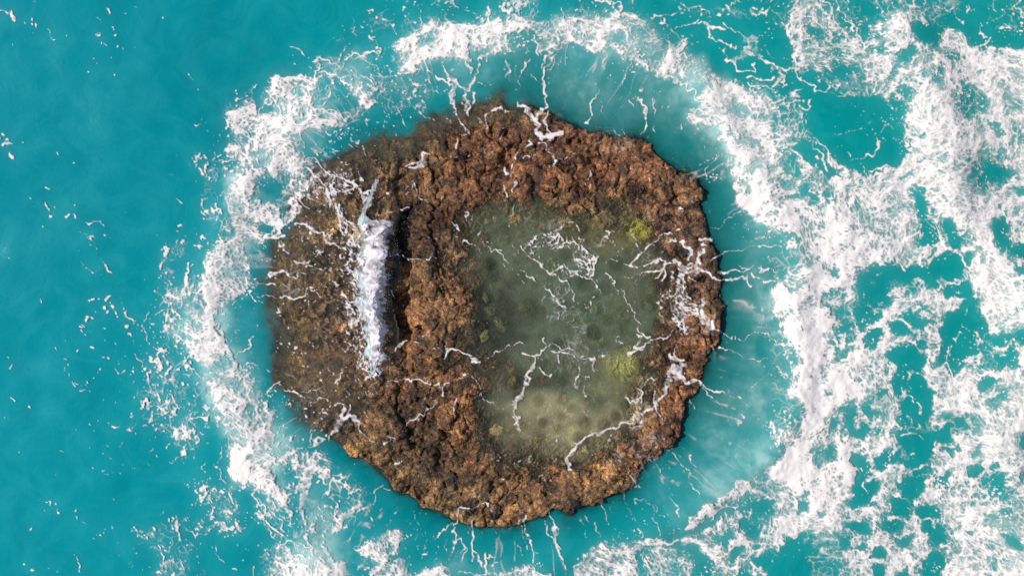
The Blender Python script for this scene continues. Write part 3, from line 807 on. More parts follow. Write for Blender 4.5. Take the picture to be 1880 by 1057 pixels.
v 2 80 900,400 1200,150 1400,400 1240,640 1050,600
s 20 9 600,0 540,40 490,80 460,160 440,200 435,280
s 10 8 390,50 450,55 490,80
s 22 8 460,60 500,80
s 14 7 270,30 300,20
s 16 7 340,30 345,50
s 8 7 580,210 600,180 630,175
s 8 7 680,340 710,330
s 5 6 870,290 930,380 970,450
s 7 7 1050,210 1110,250 1140,300 1180,360 1240,420
s 5 7 1160,120 1200,170 1240,230 1290,280 1310,350 1380,450
s 8 6 1290,210 1350,270
s 12 6 1310,370 1360,430
s 5 6 1120,370 1170,440 1190,540 1240,600
s 5 5 1140,250 1220,300
s 5 5 920,510 1000,530 1060,580 1120,640 1220,740
s 5 7 1050,590 1070,650 1070,710 1090,770
s 4 6 680,520 690,570 720,640 760,720 780,790
s 5 6 740,490 760,560
s 4 5 790,670 820,740
s 6 6 870,540 880,620 920,700 930,780
s 4 5 830,480 870,640 870,700
s 5 6 530,620 550,700 580,770 610,840
s 5 6 550,600 590,690
s 4 4 620,690 640,780
s 16 7 270,560 300,640 320,760 350,880 400,1000
s 8 7 250,640 270,740 300,790 380,880
s 16 7 100,560 95,650 110,720
s 10 6 70,640 70,760 80,860
s 16 8 100,740 120,860 150,960
s 5 4 210,930 220,970
s 4 4 0,760 60,900
p 6 20 0,960 80,980 200,990 280,1020 300,1056 0,1056
p 6 25 440,1000 520,920 640,840 720,810 900,790 960,800 1200,800 1220,840 1000,860 900,900 960,1056 400,1056
p 8 25 640,900 760,850 860,840 900,870 800,920 680,930
s 30 8 460,990 600,920 760,880 900,860 1060,830 1220,820
p 4 30 960,860 1240,880 1400,900 1400,1056 960,1056
p 6 25 1220,800 1360,740 1560,640 1700,600 1880,560 1880,1056 1450,1056 1400,960 1360,840 1240,860
p 6 25 1230,740 1260,650 1400,560 1500,480 1640,370 1880,300 1880,480 1700,480 1540,560 1400,650 1280,720
s 30 9 1640,380 1760,420 1880,470
s 30 9 1800,360 1880,320
s 26 8 1420,560 1540,470 1640,390
s 20 8 1240,700 1300,660 1380,600
s 16 8 1380,580 1540,550 1640,560
p 5 30 1320,700 1620,560 1700,620 1560,720
h 1 20 1340,640 1460,600 1560,600 1400,720 1340,700
h 2 20 1500,560 1700,460 1820,520 1700,540
h 1 15 1660,600 1720,600 1680,640
h 0 15 1660,680 1740,660 1800,700 1760,800 1700,760
h 0 15 1580,880 1700,820 1700,880 1620,960 1580,930
h 0 15 1460,780 1600,700 1640,760 1560,800 1560,860 1480,850
h 0 12 1360,900 1400,920 1460,960 1500,1040 1400,1056 1340,1000
h 0 12 1700,1000 1760,960 1800,1056 1710,1056
h 0 12 1780,930 1880,880 1880,1000 1800,980
h 0 8 1780,840 1840,820 1820,860
s 26 9 1570,830 1660,810 1700,760
s 22 9 1860,640 1880,760 1860,840 1800,880 1700,930 1640,980
s 18 8 1480,1056 1520,1000 1560,940 1500,890 1400,860
s 22 9 1800,960 1840,1020 1880,1040
s 18 8 1600,620 1660,720 1660,780
s 8 6 1740,680 1880,680
s 8 6 840,1000 870,1056
s 14 6 960,900 960,1000 940,1056
s 8 5 1200,880 1240,1000 1280,1040
T 470 0
p 2 50 600,100 1000,40 1880,0 1880,200 1200,260 900,260 600,300
p 3 50 780,60 1100,60 1200,180 900,240 700,160
p 5 40 440,400 500,380 640,400 800,400 1000,320 1200,200 1400,170 1880,180 1880,300 1640,420 1320,480 1240,540 1060,560 960,640 880,760 660,920 500,960 380,980 360,1056 0,1056 0,900 160,820 100,700 140,560 300,540 440,600
p 7 30 1000,310 1180,230 1400,190 1600,180 1880,200 1860,260 1600,280 1560,420 1300,420 1200,520 1060,520 1000,480
p 8 20 1280,470 1060,560 960,620 860,700 800,740 700,760 700,720 860,660 960,600 1040,520 1240,480
p 7 25 700,740 900,740 880,800 760,830 660,920 500,950 400,980 360,900 560,800
p 7 25 0,880 140,860 280,880 360,960 360,1056 0,1056
p 6 25 130,560 360,560 440,720 540,800 560,860 400,860 200,840 100,700
v 4 60 500,440 800,440 860,660 740,720 600,600 480,520
v 5 50 1000,320 1600,200 1880,220 1600,440 1200,480 1000,460
v 5 60 140,580 420,560 460,800 640,820 480,960 360,1056 0,1056 0,900 160,860 100,700
v 4 60 1280,480 1640,420 1880,420 1880,700 1640,700 1400,680
v 2 80 1040,560 1880,400 1880,780 1400,880 1200,840 900,700
h 1 25 500,580 620,580 660,680 700,760 640,800 480,800 460,700
h 1 20 780,300 860,290 870,380 780,390
h 1 20 860,380 1000,380 1000,470 900,480 830,440
h 1 15 1180,270 1300,260 1320,300 1240,330 1170,310
h 1 15 900,520 1020,540 960,590 870,590
h 1 12 1300,480 1370,480 1380,560 1440,590 1420,620 1370,610 1280,540
h 2 15 1400,420 1460,400 1520,450 1530,520 1460,580 1400,540 1380,470
h 1 15 1620,440 1700,400 1880,420 1880,560 1640,520
h 1 20 1560,300 1660,280 1680,360 1580,420
h 0 12 1440,650 1540,690 1580,680 1560,730 1440,690
h 2 20 280,650 360,680 340,740 270,720
h 1 12 350,800 400,830 390,880 350,850
s 5 8 230,310 280,320 340,370 360,380
s 22 8 1280,480 1280,540 1340,590 1400,640 1440,640
s 24 9 1370,490 1390,550 1450,600 1480,660 1560,680 1590,620 1620,560
s 8 7 1620,560 1600,500 1600,440 1640,400
s 20 9 1520,400 1540,480 1560,520
s 24 9 1280,480 1340,440 1400,390 1480,380 1540,400 1560,440
s 22 8 1350,290 1370,340 1440,370 1500,390
s 12 7 1480,280 1490,340
s 26 9 1290,230 1380,240 1440,180 1540,190 1640,180 1720,175 1760,180
s 14 8 1760,180 1800,200 1860,260 1820,320 1840,360 1880,370
s 16 8 1600,280 1700,240 1780,240 1820,280
s 18 8 1720,170 1720,120 1740,60
s 10 7 1560,70 1620,80 1700,130 1740,180
s 14 8 1220,190 1240,120 1260,80
s 30 8 1190,260 1240,230 1290,220
s 30 8 1020,320 1080,330 1120,390
s 16 8 870,260 820,260 880,290 890,340 870,380
s 18 8 730,180 730,230 760,260
s 14 7 800,60 860,70 870,90
s 7 6 820,80 860,130
s 7 6 1280,40 1400,30 1460,40 1500,70
s 14 7 1850,0 1860,40
s 8 7 970,190 1040,240
s 16 9 440,450 480,400 560,430 620,480 660,420 760,410 820,410 880,380
s 16 8 610,440 650,380 660,330 700,310
s 14 7 590,290 640,270 680,290
s 18 9 450,430 460,520 460,600
s 16 8 440,600 440,640
s 18 8 480,530 560,530 640,590 700,650 740,660
s 16 8 800,430 860,480 900,560
s 14 8 740,560 800,600 830,660 820,700
s 14 8 800,540 850,640
s 14 9 110,570 200,570 320,550 380,620 420,680 440,740
s 16 9 140,580 180,640 260,680 260,720
s 30 9 350,730 420,760 460,810 540,810 580,800
s 20 8 380,760 410,820 400,870 360,870
s 18 8 100,700 160,760 170,840 220,940
s 14 9 240,850 250,900 320,920 350,960 360,1056
s 12 8 0,980 30,1056
s 18 8 0,900 60,970 200,990 300,1030
s 8 7 290,860 280,900
s 8 7 0,850 80,760 140,730
s 6 6 60,740 80,680 120,620
s 12 6 80,600 130,600
s 5 5 470,820 570,880
s 8 6 500,730 500,690 520,640
p 3 30 960,600 1200,600 1300,700 1200,860 960,860 900,720
s 5 6 920,800 960,860 1000,880
s 5 6 1000,740 1050,790 1060,840 1090,940 1110,970
s 5 7 1140,780 1180,830 1240,880
s 5 6 1080,660 1160,740
s 5 6 1260,860 1300,890
s 5 5 1100,560 1200,640 1260,680
s 8 6 1210,670 1320,670 1400,700
s 4 5 1270,560 1280,640
s 5 6 660,940 720,1000 760,1056
s 5 6 540,950 600,1010 640,1056
s 6 5 830,1040 850,970
s 5 5 960,960 960,900
s 40 7 1420,700 1460,760
s 26 8 1440,640 1440,700 1470,780 1500,860 1520,920 1550,970
s 18 8 1550,970 1500,1010 1480,1056
s 28 7 1540,740 1570,830
s 18 7 1590,700 1600,790
s 8 6 1400,860 1430,950 1420,1000
s 8 6 1620,880 1690,940 1690,840 1760,790
s 26 7 1760,800 1880,810
s 10 7 1640,600 1700,640
s 14 6 1820,440 1850,500 1820,580
s 8 6 1660,480 1670,400 1760,330
s 8 5 1520,900 1480,840
s 6 5 1600,870 1650,930
p 2 40 1240,840 1880,780 1880,1056 1400,1056
p 2 40 500,960 800,860 1200,860 1100,960 800,1056 400,1056
T 470 264
p 6 30 0,0 360,0 360,100 480,100 640,200 760,330 720,400 600,360 740,560 740,640 640,620 560,480 440,380 360,380 300,420 280,580 180,620 100,740 0,740
v 5 50 0,0 360,0 440,100 640,200 780,340 560,340 300,300 240,380 120,180 0,200
v 4 60 0,400 280,400 260,600 0,740
v 3 50 480,100 760,560 720,640 560,440 260,380
h 0 20 60,260 200,300 200,380 140,420 60,420 0,380 0,330
h 1 20 370,60 480,90 420,130 360,110
h 1 15 160,440 240,420 220,500 160,490
h 1 15 0,560 100,600 100,660 0,640
h 1 15 480,220 560,280 560,320 500,300
h 1 15 40,200 120,260 80,270
s 24 9 0,440 10,540 80,570 160,590 240,590
s 30 9 70,520 120,430 160,480
s 20 9 280,380 300,470 250,560 240,600
s 24 8 0,700 60,720 160,680 200,650
s 22 8 310,240 310,330
s 26 8 80,180 140,200 170,240
s 18 9 260,140 320,200 400,220 460,270 500,340 560,420
s 20 9 400,110 480,150 560,230 640,250 700,300 750,350
s 8 8 700,290 780,350 830,380
s 10 8 480,380 560,440 560,500
s 26 8 600,520 680,530 740,580 740,620
s 20 8 620,580 680,630
s 6 7 640,130 720,170 740,220 800,290
s 5 6 540,40 600,90 660,130
s 5 6 680,0 740,40
s 5 6 780,20 820,110
s 5 5 790,140 860,210
s 26 6 760,260 790,290
s 14 9 890,250 870,310 840,370
s 30 9 845,380 820,460 795,540 785,580
s 20 8 1090,160 1180,110 1270,60
s 26 8 1120,180 1160,180 1240,110
s 20 6 1270,60 1220,120
s 9 9 1160,300 1180,350 1210,410 1250,440 1280,490
s 20 9 1225,420 1240,435
s 8 7 1050,490 1080,480 1090,450 1130,450
s 12 6 940,530 950,560
s 5 6 960,520 990,515
s 14 7 1450,60 1440,100
s 22 6 1680,30 1690,80
s 26 7 1850,160 1860,220
s 20 7 1830,300 1860,380 1840,430
s 7 6 1540,510 1590,580
s 12 7 1600,500 1600,560
s 10 8 1460,590 1510,620 1550,660
s 6 7 1480,610 1530,690
s 18 8 1550,720 1600,740
s 8 7 1650,600 1660,650
s 8 7 1640,760 1700,820
s 8 7 1730,750 1740,800 1780,790 1840,860 1880,900
s 10 6 1780,790 1830,810
s 6 6 1700,710 1760,760
s 4 5 1800,880 1870,960
s 6 6 1000,800 1060,800
s 7 7 1080,790 1150,820 1220,830 1320,835
s 5 5 950,230 900,240
s 8 8 320,400 340,450 400,500
s 8 6 350,380 430,400 520,480
s 16 8 360,630 420,670 480,720 500,750
s 10 8 280,600 340,630
s 20 8 500,750 560,740 620,750 680,740
s 14 8 500,750 480,800 440,830
s 26 9 300,850 380,850 420,860
s 14 8 430,840 390,880 440,900 520,890
s 20 7 120,930 200,930 280,920 380,940
s 8 6 500,900 560,920 620,920
s 8 6 620,970 700,940
s 30 7 560,1010 600,1040
s 14 7 400,1040 540,1056
s 10 8 0,1000 60,1000 140,1000
s 6 6 190,720 220,780 260,800
s 8 6 180,1000 240,1020 280,1056
s 6 7 490,720 520,680 560,660
s 8 6 640,680 660,720
s 5 5 330,690 380,740 440,740
p 2 30 560,640 720,660 720,1056 400,1056 280,900 300,640
p 3 20 600,940 700,920 720,1056 520,1056
T 470 528
s 16 8 150,50 220,60 300,70 360,50 380,0
s 10 8 0,60 60,50 140,50
s 8 6 0,100 40,105
s 10 7 400,0 450,20 460,60
p 5 40 600,20 760,40 800,200 800,420 860,620 760,660 700,380 640,300
p 3 40 480,0 640,0 640,600 500,640 440,280
p 3 30 620,600 860,640 880,800 700,820 640,700
v 3 60 620,20 780,40 820,500 700,400 640,160
s 20 8 640,60 740,180 760,280
s 12 8 640,430 660,460 710,460 690,490
s 12 7 660,350 680,380
s 16 8 780,580 840,620 860,660 820,680
s 12 7 640,640 660,680 610,710
s 10 7 780,690 800,740 820,800 880,790
s 14 7 740,700 760,720
s 12 8 540,610 560,640 590,690
s 8 6 550,770 590,790
s 10 8 560,880 600,850 650,850 650,890 640,950
s 26 9 650,890 660,960 610,1020 560,1056
s 24 9 640,990 720,960 760,970
s 12 8 720,890 700,940 700,980
s 18 8 770,980 790,1000 810,1056
s 6 6 820,930 860,1000
s 16 8 400,1056 400,1040 450,1000
s 24 8 500,1056 520,1040
s 8 7 370,855 440,830 520,820
s 8 7 440,760 360,775 300,790 200,770
s 30 8 0,820 60,870 100,900 90,1000
s 14 9 0,770 50,790 80,760 150,745
s 10 8 60,860 60,780 140,790
s 20 8 0,880 30,960 60,1040
p 7 25 0,760 60,840 110,900 100,1056 0,1056
s 30 9 0,1000 40,1056
v 4 70 0,100 140,100 180,500 100,700 0,700
v 5 80 100,900 260,880 360,1000 400,1056 100,1056
s 5 4 170,910 250,890 300,860
s 6 5 200,770 320,810
s 4 4 60,570 90,630
s 6 4 20,580 0,590
s 8 5 470,300 500,330
s 6 6 1000,490 960,500
s 18 8 1010,460 1040,430 1080,400 1110,400
s 12 7 1150,385 1190,380
s 6 6 1220,340 1260,340 1300,350
s 8 7 1360,400 1400,450
s 20 9 1390,480 1420,480 1500,470
s 10 9 1330,420 1400,440 1430,470 1540,470 1600,490
s 6 6 1570,480 1620,530
s 10 8 1700,520 1740,490 1800,460 1880,430
s 18 8 1620,560 1640,570
s 10 5 1770,560 1720,600
s 18 9 1550,640 1580,640
s 8 8 1490,670 1550,660
s 22 9 1070,670 1120,670
s 14 9 1120,680 1180,690 1250,705
s 10 8 980,690 1050,690
s 9 8 1280,720 1340,740 1370,770
s 16 9 1360,820 1390,780 1400,740 1430,710
s 14 9 1330,860 1300,900 1260,940 1210,960
s 16 9 1210,960 1190,930 1140,970
s 10 8 1140,970 1100,1010 1070,1056
s 6 7 1490,860 1460,910 1440,960
s 14 7 1660,720 1660,780 1640,800
s 7 8 1670,770 1710,820 1760,850
s 6 6 1610,650 1660,710
s 6 6 1820,870 1850,880
s 26 8 1870,960 1880,1020
s 10 5 1530,320 1530,330
s 10 6 980,560 1000,565
s 12 7 970,50 1010,50
s 4 5 1040,110 1070,150
T 470 792
p 3 40 0,0 400,0 560,0 520,60 700,300 820,400 860,620 880,760 600,640 540,1056 0,1056
p 6 30 0,120 140,160 160,400 140,480 60,420 0,350
p 7 30 0,0 120,0 120,120 40,130 0,110
v 6 80 0,0 480,0 460,60 260,200 160,400 0,340
v 6 70 360,560 480,560 600,700 700,860 700,1056 120,1056 160,880 340,800
v 3 60 340,380 600,560 700,800 400,620
h 0 25 160,480 300,540 340,660 340,720 240,720 160,600
h 0 25 420,380 540,360 560,450 470,480 400,470
h 0 30 0,420 20,620 100,760 160,820 0,940
h 0 25 620,660 880,700 720,860 690,900 600,740
h 0 20 240,260 300,240 300,400 240,390 220,320
s 60 8 80,20 80,100
s 30 8 190,180 250,150 290,120
s 12 8 190,180 290,130 370,90 440,60 540,0
s 26 8 430,60 500,30
s 14 7 410,0 400,60 370,100
s 24 9 100,160 150,170 170,220
s 30 9 70,260 100,330 130,400 140,440
s 60 9 0,240 0,330
p 5 20 320,140 500,120 600,200 560,300 460,260 400,330 380,380 300,320 280,240
s 40 8 340,240 420,230
s 30 8 290,320 360,300 410,250 440,200
s 70 9 340,440 360,510
s 40 8 350,400 350,450
s 20 8 350,540 340,600 380,640
s 24 7 220,440 240,420
s 20 9 30,400 30,460 60,540 90,580 80,640 150,710 210,770
s 12 8 60,640 110,720 130,780 210,780
s 16 8 100,580 160,620 190,680 240,720
s 16 8 180,490 190,530
s 10 7 10,600 30,630
s 26 8 600,340 560,440 500,480
s 16 8 600,340 640,370 690,410 650,480 620,530
s 16 8 560,460 600,540 590,580
s 12 6 600,300 670,320
s 34 8 730,540 660,600 620,660 580,680
s 10 7 740,570 800,530 860,500 880,450
s 16 7 860,430 900,390 950,370
s 5 6 900,380 1010,410
s 10 6 500,620 560,660 620,720
s 8 6 850,600 860,640
s 14 6 820,660 850,680
s 16 7 700,740 700,770
s 18 9 160,880 280,830 360,830 420,850 440,900
s 16 8 280,910 400,920 500,900 560,920
s 26 9 540,820 600,900 650,960 680,1040
s 24 9 380,770 430,830 440,880
s 60 8 160,960 230,1030
s 60 8 400,970 500,970 560,940 640,940
s 30 9 250,880 280,960 330,1000
p 7 30 130,940 240,880 300,960 400,940 560,920 640,940 680,1056 500,1056 120,1056
p 6 25 740,820 880,760 1000,700 1060,720 1060,900 960,960 900,1056 840,940 760,900
s 70 9 930,820 930,920 920,1056
s 60 9 980,720 1040,760
s 50 9 1080,960 1060,1056
p 7 25 880,1000 960,960 1160,1030 1240,1000 1340,1000 1420,1020 1500,1056 860,1056
v 4 40 1300,960 1500,940 1880,1020 1880,1056 1300,1056
s 50 9 1340,1010 1440,1040
s 10 7 740,840 760,780 810,750
s 30 6 760,1000 840,1000
s 30 8 1690,880 1690,960 1690,1040
s 18 8 1700,920 1770,890
s 14 7 1760,980 1800,940
s 20 8 1500,1050 1700,1040 1880,1030
s 14 9 1330,780 1340,740 1390,690 1430,680
s 14 8 1300,800 1340,750
s 20 8 1480,590 1460,640 1440,700 1450,780 1430,840
s 12 8 1430,840 1420,900 1400,960 1380,1000
s 12 7 1440,810 1520,800 1530,840 1490,900
s 10 7 1540,850 1520,940 1510,1040
s 14 8 1620,660 1590,720 1590,760 1610,800 1600,860 1620,900 1650,960
s 14 8 1600,860 1600,950
s 5 5 1560,650 1560,720
s 14 5 1540,740 1545,750
s 10 5 1660,750 1665,760
s 5 5 1780,740 1780,830
s 20 7 1480,580 1540,550
s 10 6 1490,540 1550,600 1480,600
s 10 6 1560,570 1620,520 1680,530 1690,580 1750,610
s 8 6 1680,530 1720,600 1740,620
s 6 6 1170,580 1180,640 1180,760
s 5 5 1150,780 1120,860 1110,940
s 4 5 1250,890 1260,830
s 5 5 1370,840 1380,900
s 5 4 930,720 1060,500
s 40 9 930,90 980,80 970,50
s 24 9 980,50 1030,60
s 12 8 820,40 880,80
s 10 7 780,0 820,20
s 30 9 1030,230 1070,210
s 14 6 1030,260 1060,310
s 6 5 950,140 970,170
s 12 7 1060,0 1080,30
s 5 4 1170,300 1210,340
s 7 5 1830,325 1800,360
s 4 4 1780,180 1790,220
T 470 264
p 5 40 700,560 780,590 780,1100 690,1100
T 470 528
p 5 40 690,0 780,0 850,600 800,620 740,300
T 0 0
s 14 9 0,90 30,105
s 24 9 30,110 60,145 110,185
s 10 3 110,190 130,250
d 24 262,165 245,205 290,200
s 7 6 350,210 380,240 400,270
d 16 405,270 800,115 845,245 993,352 1215,135 1390,565 1445,680
d 10 80,308 720,267 750,275 750,300 870,310 910,372 845,270 852,435 720,495 688,445 665,525 805,370 760,358 712,155 735,155 785,102 893,130 500,268 180,182 868,570 247,243 738,292 790,360
s 8 7 280,35 320,45
s 8 7 830,0 865,15
s 8 6 440,0 460,10
s 4 4 960,40 1000,50
s 5 3 1390,580 1410,620 1440,670 1455,710
s 4 4 1425,940 1450,880
d 12 1735,645 1425,935 1500,915
p 3 40 1560,760 1800,640 1880,560 1880,1056 1540,1056 1640,920
p 6 30 1650,820 1800,760 1880,860 1880,1056 1800,1056 1700,920
s 16 8 1660,880 1740,950 1820,1040
s 14 8 1700,900 1780,950 1860,1050
s 14 8 1660,830 1740,800 1800,850 1880,930
s 8 7 1880,640 1840,680 1860,720
d 16 20,1015 60,1048
T 0 264
d 20 80,25 105,100 228,435 387,520 322,628 660,900
s 18 9 320,460 365,485
d 12 20,5 175,18 345,312 245,500 615,785 892,508 1290,625 580,152 68,806
d 16 437,85 508,510 583,500 1265,220 780,665
s 10 8 670,535 710,570 745,580 765,620
s 10 8 640,880 680,930 715,950
s 8 5 640,640 700,680 720,740 750,790 770,850
s 12 9 770,850 790,910 825,950
s 6 6 730,900 740,960
s 10 3 590,580 660,650
s 8 3 680,820 715,940
s 8 7 1290,570 1310,585
s 5 6 1270,395 1300,410 1340,440
d 8 1255,210 1280,225 407,460 415,500 560,440 740,955 810,680 820,690 830,830 1215,730 1335,670
p 3 40 1400,80 1700,40 1700,300 1560,420 1640,600 1480,760 1340,860 1100,1056 1040,1056 1200,800 1280,700 1560,640 1400,520 1420,400 1480,280
p 7 25 1640,60 1800,0 1880,0 1880,1056 1400,1056 1380,960 1460,1000 1500,960 1560,900 1500,830 1600,740 1700,700 1720,620 1680,540 1640,420 1680,300 1760,240 1780,100
p 9 30 1700,300 1840,280 1880,360 1880,540 1720,560 1660,460
v 6 60 1680,200 1880,60 1880,1056 1500,1056 1560,800 1720,680 1650,460
h 1 20 1820,400 1880,400 1880,440 1830,440
h 1 15 1600,650 1680,640 1700,690 1620,720
h 3 20 1560,780 1640,780 1580,900 1540,860
h 3 15 1420,980 1560,1000 1480,1040
h 1 15 1840,800 1880,760 1880,1000 1820,960
s 14 9 1490,840 1530,790 1620,760 1760,750 1800,790
s 12 9 1640,720 1680,705 1760,700
s 18 8 1590,660 1600,710 1560,720
s 22 9 1390,850 1400,920 1390,1056
s 12 8 1430,880 1400,900
s 12 8 1490,960 1540,980 1560,1010
s 20 8 1560,440 1570,490 1610,490 1620,540
s 10 8 1550,460 1600,380 1660,370
s 8 6 1430,480 1440,520 1480,530
s 10 7 1640,560 1690,640
s 14 8 1510,190 1530,150
s 14 8 1610,120 1700,90
s 8 5 1430,130 1410,100 1440,90
s 8 7 1495,260 1500,230
s 16 6 1225,880 1230,840
s 20 7 1400,740 1440,750
s 12 7 1500,745 1540,750
s 14 6 1230,1010 1270,1010 1250,960
T 0 528
d 12 333,86 205,892 50,960 690,75 730,70 787,68 665,440 480,365 430,455 460,520 470,520 497,560 505,650 530,685 660,678 680,655 575,470 755,400 598,345 753,592 740,615 480,590 480,625 545,690 625,683 620,720 670,710 595,742 640,748 575,316 585,287 608,270 770,540 800,540 877,570 940,522 655,1030 535,1040 970,930
d 20 852,230 663,218 697,218 920,277 928,338 952,375 765,170 768,135 830,155 838,190
d 8 813,108 725,148 895,108 87,495 108,552 85,848 460,420 576,680 660,300 740,300 845,420 845,490 730,790 845,835 880,540 640,970 705,945
s 8 6 960,400 970,450 990,520
s 18 9 990,520 1020,545 1055,575
s 8 6 930,150 950,200 990,240
s 16 6 970,230 985,240
s 9 6 1040,250 1060,300 1060,380
s 20 8 1095,465 1110,490
s 18 7 1110,520 1140,550 1145,590
s 12 6 1160,560 1190,540
s 14 7 1235,610 1240,590
s 8 7 850,620 880,655 920,650 950,610
s 10 7 905,690 910,700
s 26 7 1070,670 1090,710
s 16 7 1085,770 1105,740
s 14 9 1055,770 1100,810 1150,835
s 24 7 1160,820 1200,870
s 16 8 1160,920 1230,920 1300,890
s 20 8 1280,930 1300,880 1330,870
s 10 7 1360,880 1420,880
s 18 7 1390,940 1450,950 1560,930
s 12 6 1450,920 1470,890
s 12 6 1160,670 1200,650 1230,680
s 8 6 1210,735 1250,780 1340,850
s 10 7 820,995 880,1030
s 12 5 890,825 930,825
s 8 5 890,740 885,790
s 20 6 1120,960 1120,1000
s 14 6 1050,1030 1120,1020
s 40 7 1330,1000 1300,1050
s 10 6 1200,400 1210,440
s 10 6 1240,760 1240,860
s 10 7 1310,600 1360,570 1420,600 1460,650 1540,640
s 12 7 1160,180 1220,140
s 8 6 1060,230 1120,170
s 14 8 1240,60 1290,70 1330,60
s 20 9 1235,100 1240,190 1290,240
s 16 9 1280,160 1340,220 1370,270
s 12 8 1180,240 1200,290 1260,290
s 8 8 1190,240 1240,200
d 12 1105,615 1300,460 1440,760 1130,245 1130,290 1200,425
p 3 50 1040,0 1300,0 1340,300 1440,480 1560,620 1600,900 1400,1056 860,1056 1000,760 1080,500 1180,300
p 7 25 1240,0 1840,0 1780,80 1700,100 1640,160 1600,260 1680,400 1740,560 1880,800 1880,1056 1560,1056 1580,960 1580,820 1540,700 1560,600 1460,540 1400,430 1330,320 1400,240 1340,150 1240,100
p 9 30 1640,0 1800,0 1760,70 1640,110 1600,250 1620,400 1560,440 1500,280 1540,120
p 8 25 1600,760 1760,800 1740,960 1640,940 1600,880
v 6 60 1400,200 1640,160 1700,420 1880,780 1880,1056 1600,1056 1560,620 1400,420 1320,300
v 3 60 1640,160 1880,100 1880,760 1740,560 1620,300
h 2 12 1370,340 1440,350 1440,400 1390,410
h 2 15 1600,480 1700,520 1700,600 1600,560
h 2 15 1600,620 1680,640 1720,700 1680,700
h 2 12 1670,810 1720,810 1720,830 1670,830
h 2 15 1780,870 1880,870 1880,940 1820,930
h 0 15 1500,540 1580,560 1520,640 1460,640 1460,560
s 20 9 1600,340 1680,430 1720,540 1770,660
s 18 8 1560,600 1660,610 1740,590
s 14 8 1740,490 1800,440 1860,390
s 12 8 1800,560 1880,550
s 8 7 1800,590 1880,580
s 10 6 1700,340 1760,380
s 5 5 1700,260 1820,270
s 14 9 1820,60 1880,100
T 0 792
d 14 215,720 205,790 220,820 195,1025 855,935 1070,1002 385,1025 430,595 1785,920
d 8 325,545 347,547 398,540 292,590 333,600 430,575 560,600 562,640 610,665 297,545 830,515 890,240 858,240 805,100 810,118 645,125 747,180 668,240 768,738 830,735 755,765 720,770 470,770 468,112 128,1008 155,1040 245,950 265,870 330,1005 530,918 555,935 130,160 405,296 810,200 465,112 875,330 820,322 870,660 1165,575 1160,590 1030,498 850,850 965,985 935,995 965,1015 1225,350 1240,465 1295,390 1325,295 760,265 770,298 700,300
s 7 7 550,960 575,985
s 12 8 582,1000 585,1020
s 8 6 870,98 910,75
s 10 6 985,20 995,10
s 14 7 995,300 1005,295
s 10 6 1080,265 1100,290
s 12 7 1140,190 1165,215
s 9 7 1085,160 1115,125
s 9 8 1215,135 1250,100
s 6 5 1200,225 1270,240 1310,200
s 14 6 1260,245 1270,240
s 46 7 1290,0 1300,40
s 24 7 1340,0 1345,40
s 16 8 1320,150 1330,200 1345,110
s 16 6 1330,230 1345,260
s 14 7 1400,150 1440,165 1450,220
s 10 6 1450,150 1510,110 1570,70
s 12 7 1580,255 1615,310 1650,400
s 10 6 1495,255 1510,320
s 8 6 1620,120 1610,250
p 3 40 1040,0 1600,0 1500,120 1340,260 1300,120 1200,60
p 3 40 1480,420 1840,380 1800,760 1640,760 1520,600 1440,480
p 3 40 980,720 1120,640 1400,600 1720,700 1500,800 1440,860 1340,1056 1000,1056 1120,960
s 14 8 1490,490 1520,470
s 16 7 1540,480 1590,530
s 18 8 1560,560 1590,630
s 14 8 1660,580 1720,600 1740,560 1720,490
s 22 8 1740,640 1780,690
s 24 8 1620,660 1700,690 1680,710 1640,680
s 12 7 1510,750 1560,770 1580,720 1610,710
s 14 6 1375,640 1395,670
s 14 7 1380,710 1420,740 1450,760
s 18 7 1490,690 1515,690
s 20 7 1300,690 1310,760
s 8 6 1310,760 1330,800 1300,830
s 26 9 1140,850 1180,890 1210,960 1270,940
s 14 8 1270,940 1270,900
s 30 9 1210,960 1240,970
s 14 8 1270,850 1310,900 1330,970 1350,1010
s 14 7 1060,880 1110,870
s 16 8 1010,740 1050,780
s 14 7 1000,820 1040,840 1080,830
s 12 6 1210,860 1250,870
s 6 5 1360,800 1440,810
s 8 6 1280,620 1270,660 1300,700
s 10 6 1480,900 1500,970 1520,1010
s 14 8 1610,870 1620,930 1645,985
s 12 7 1700,1022 1730,1022
s 10 8 1860,980 1840,1056
s 10 6 1480,1040 1510,1030
p 7 20 1690,0 1880,0 1880,370 1740,360 1680,290 1690,160 1720,60
p 9 25 1700,120 1860,80 1860,330 1740,340 1690,260
v 6 40 1690,0 1880,0 1880,360 1720,340
h 3 15 1790,40 1880,20 1880,100 1800,70
h 4 15 1820,120 1880,100 1880,170
s 14 8 1690,30 1740,90 1730,120
s 14 8 1810,400 1830,380
"""
